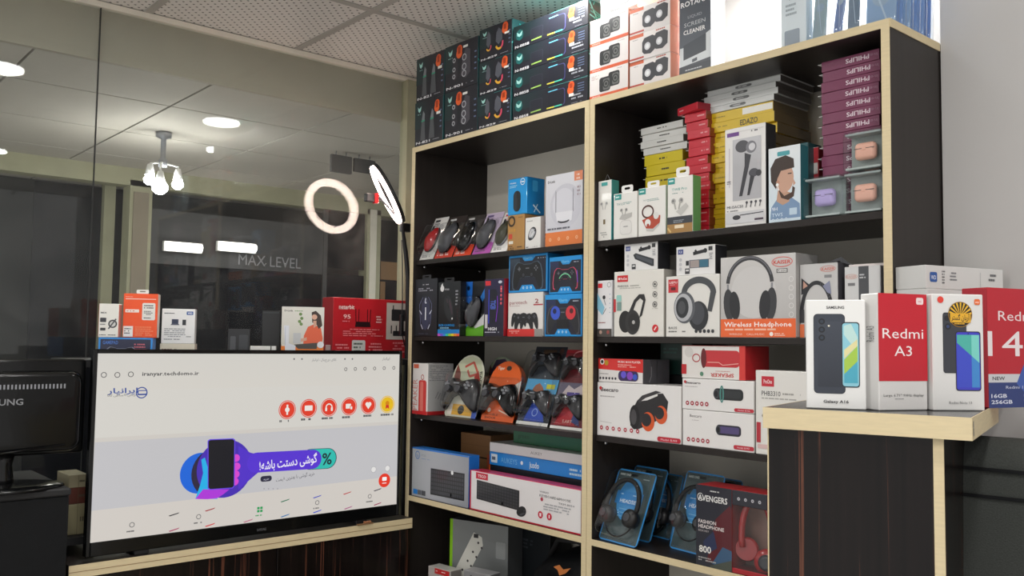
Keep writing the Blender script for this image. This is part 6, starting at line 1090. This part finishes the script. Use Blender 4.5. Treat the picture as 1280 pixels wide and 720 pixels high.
def note12(a):
    a.rr(.2, .16, .66, .68, .05, '22242a'); a.rr(.21, .165, .65, .675, .045, '32343c'); a.circ(.28, .21, .05, '15161c'); a.circ(.3, .28, .06, '15161c'); a.circ(.3, .28, .03, '2c3a6a'); a.rr(.44, .32, .93, .83, .05, '1a1c22'); a.rr(.455, .328, .915, .822, .045, '3a3ac0'); a.poly([(.47, .35), (.9, .35), (.9, .59), (.47, .42)], '48b0a4'); a.poly([(.47, .42), (.75, .53), (.75, .8), (.47, .8)], '3848c4'); a.poly([(.75, .53), (.9, .59), (.9, .8), (.75, .8)], '3a86cc'); a.poly([(.75, .35), (.9, .35), (.9, .59), (.75, .53)], '78d0c4'); a.circ(.69, .34, .012, '0c0c10', 8)
    a.circ(.16, .05, .062, 'dc3c2c', 18); a.rr(.82, .04, .93, .09, .025, 'e46a2c'); a.t('mi', .875, .065, .02, 'fff0e8', 'c', fit=.06); a.t('Redmi Note 13', .52, .93, .024, '5a5a5e', 'c', fit=.44)
    a.circ(.54, .175, .235, 'a87a1c', 32); a.circ(.54, .175, .225, '1c1810', 32); [a.poly([(.54, .19), (.54+.22*math.cos(t), .175-.22*a.w/a.h*math.sin(t)), (.54+.22*math.cos(t+.16), .175-.22*a.w/a.h*math.sin(t+.16))], 'e8b428') for t in [.05+.35*k for k in range(9)]]; a.rect(.34, .165, .74, .245, 'e0aa24'); a.t(fa('آریان گستر'), .54, .2, .045, '1c1810', 'c', fit=.36, b=1); a.micro(.42, .255, .26, 1, .02, 'e0aa24')
def red_14c(a): a.rect(0, 0, 1, .72, 'c0182c'); a.t('Redmi', .14, .23, .085, 'f2e2e4', fit=.5); a.t('14C', .0, .46, .22, 'f4e8ea', fit=.86); a.rr(.68, .04, .8, .09, .02, 'f0dcdc'); a.rect(0, .72, 1, .79, 'd4d4d8'); a.t('NEW', .05, .755, .03, '26262c', fit=.16, b=1); a.rect(0, .79, 1, 1, '2a3c7a'); a.poly([(.36, .8), (.46, .64), (.58, .7), (.8, .62), (1, .66), (1, .9), (.5, .9)], '3c5cb0'); a.rr(.58, .63, .88, .78, .05, '2a3c70'); a.circ(.73, .7, .08, '151a30'); a.t('Redmi 14C', .22, .83, .025, 'd8dcf0', fit=.32); a.t('16GB', .03, .9, .032, 'e4e8f8', fit=.2, b=1); a.t('256GB', .03, .95, .032, 'e4e8f8', fit=.27, b=1); a.micro(.45, .9, .3, 2, .04, '8a98d0')
WB = {'f': 'e8e8e6', 'r': 'd8d8d6', 'l': 'dcdcda', 't': 'f0f0ee'}
o, w, h = phone_box('white phone box picturing a dark blue phone back, leftmost on the counter', (1008, 510.5), (1083, 513), 375, .04, WB, samsung)
s = Art(.04, h); s.micro(.4, .35, .2, 4, .06, '8a8a8c'); s.done(o, 'side_print', 'left', (w, h, .04))
o, w, h = phone_box('phone box with red upper part and white foot, second on the counter', (1099, 513.8), (1160, 513.0), 367.5, .042, {'f': 'dcdad8', 'r': 'd0d0ce', 'l': 'dfdedc', 't': 'ecebea'}, red_a3)
s = Art(.042, h); s.t('Redmi A3', .55, .35, .1, '6a6a6c', 'c', fit=.6, rot=90); s.done(o, 'side_print', 'left', (w, h, .042))
o, w, h = phone_box('white phone box with gold round seal and a blue green phone', (1167, 513.6), (1231.5, 514), 368, .05, {'f': 'dddcda', 'r': 'd0d0ce', 'l': 'dfdedc', 't': 'ecebea'}, note12)
o, w, h = phone_box('red phone box with large white number and blue foot at the right edge', (1236, 510.5), (1330, 508), 362, .05, {'f': 'c0182c', 'r': 'a01424', 'l': 'a81628', 't': 'd03a48'}, red_14c)
# boxes lying behind, carried by another phone box
P0 = onZ(1172, 499, CT); P1 = onZ(1262, 497, CT)
rz = math.atan2(P1.y-P0.y, P1.x-P0.x); wv = (P1-P0).length; mid = (P0+P1)/2; zs = Zat(392, mid.x, mid.y)
o = carton('phone_box', 'plain white phone box hidden behind the front row, under the drive boxes', (mid.x, mid.y, CT+.0004), rz, wv*.9, zs-CT-.0008, .05, WB, 'phone boxes on the counter'); a = Art(wv*.9, zs-CT); a.rr(.2, .2, .8, .8, .05, '9a9ca0'); a.done(o)
P0 = onZ(1159.5, 392, zs) if 0 else None
dirv = Vector((math.cos(rz), math.sin(rz), 0)); nrm = Vector((dirv.y, -dirv.x, 0)); org = Vector((mid.x, mid.y, zs))+nrm*.012
t0, t1 = solve_px(1159.5, org, dirv), solve_px(1253, org, dirv); w = t1-t0; c_ = org+dirv*((t0+t1)/2); hA = Zat(363, c_.x, c_.y)-zs; hB = Zat(334, c_.x, c_.y)-zs-hA
def wd_(a): a.rr(.05, .3, .14, .72, .015, '2a5aa8'); a.t('WD', .095, .52, .18, 'e4ecf8', 'c', fit=.06, b=1); a.micro(.2, .25, .04, 5, .12, '6a6c70'); a.micro(.3, .3, .1, 3, .14, '8a8c90'); a.micro(.8, .3, .14, 2, .2, '6a6c70'); a.rect(.69, .2, .695, .85, 'b8babc')
for k, (zz, hh) in enumerate(((zs, hA), (zs+hA, hB))):
    o = carton('drive_box', 'white flat drive box behind the phone boxes, %s of two' % ('lower', 'upper')[k], (c_.x, c_.y, zz+.0003), rz+(0, -.03)[k], w, hh-.0006, .075, {'f': 'e0e0de', 'r': 'b4b4b2', 't': 'ececea', 'l': 'd0d0ce'}, 'white drive boxes behind the phones'); a = Art(w, hh); wd_(a); a.done(o)

# ================================================================== CHAIR BEYOND THE COUNTER
P = onY(1287, 640, -.28)
ch = empty('office_chair', (P.x, -.28, 0), .15); tag(ch, 'black office chair with textured fabric back, right of the counter', 'chair')
zt_ = Zat(552, P.x, -.28)
m = MB(); m.dome([(x, z_) for x, z_ in rrect(-.20, .2, zt_-.62, zt_, .06, 5)], 0, .05, k=5, flat=.75); m.build('backrest', 'mesh_fabric', ch, (0, 0, 0), (-.12, 0, 0))
for zz in (.055, .10): MB().box(-.185, .185, -.053, -.048, zt_-zz-.006, zt_-zz)  .build('seam', 'bag_cloth', ch, (0, 0, 0), (-.12, 0, 0))
for sg in (-1, 1): MB().tube([(sg*.225, -.05, zt_-.72), (sg*.235, -.02, zt_-.4), (sg*.225, .06, zt_-.02)], .018, 10).build('back_rail', 'black_plastic', ch)
MB().bbox(-.22, .22, .06, .46, .43, .52, None, .03, 3).build('seat', 'mesh_fabric', ch); MB().lathe([(.03, .1), (.03, .43)], o=(0, .24, 0), n=14).build('column', 'black_plastic', ch); MB().tube([(0, .2, .44), (0, .05, .46), (0, .07, .7), (0, .07, zt_-.5)], .02, 8).build('back_support', 'black_plastic', ch)
for k in range(5): t = 2*PI*k/5; l = MB().tube([(0, .24, .1), (.24*math.cos(t), .24+.24*math.sin(t), .07)], [.025, .016], 8).build('leg', 'black_plastic', ch); MB().lathe([(.028, -.012), (.028, .012)], o=(.24*math.cos(t), .24+.24*math.sin(t), .03), axis='x', n=12).build('caster', 'black_plastic', l)
bpy.context.view_layer.update()
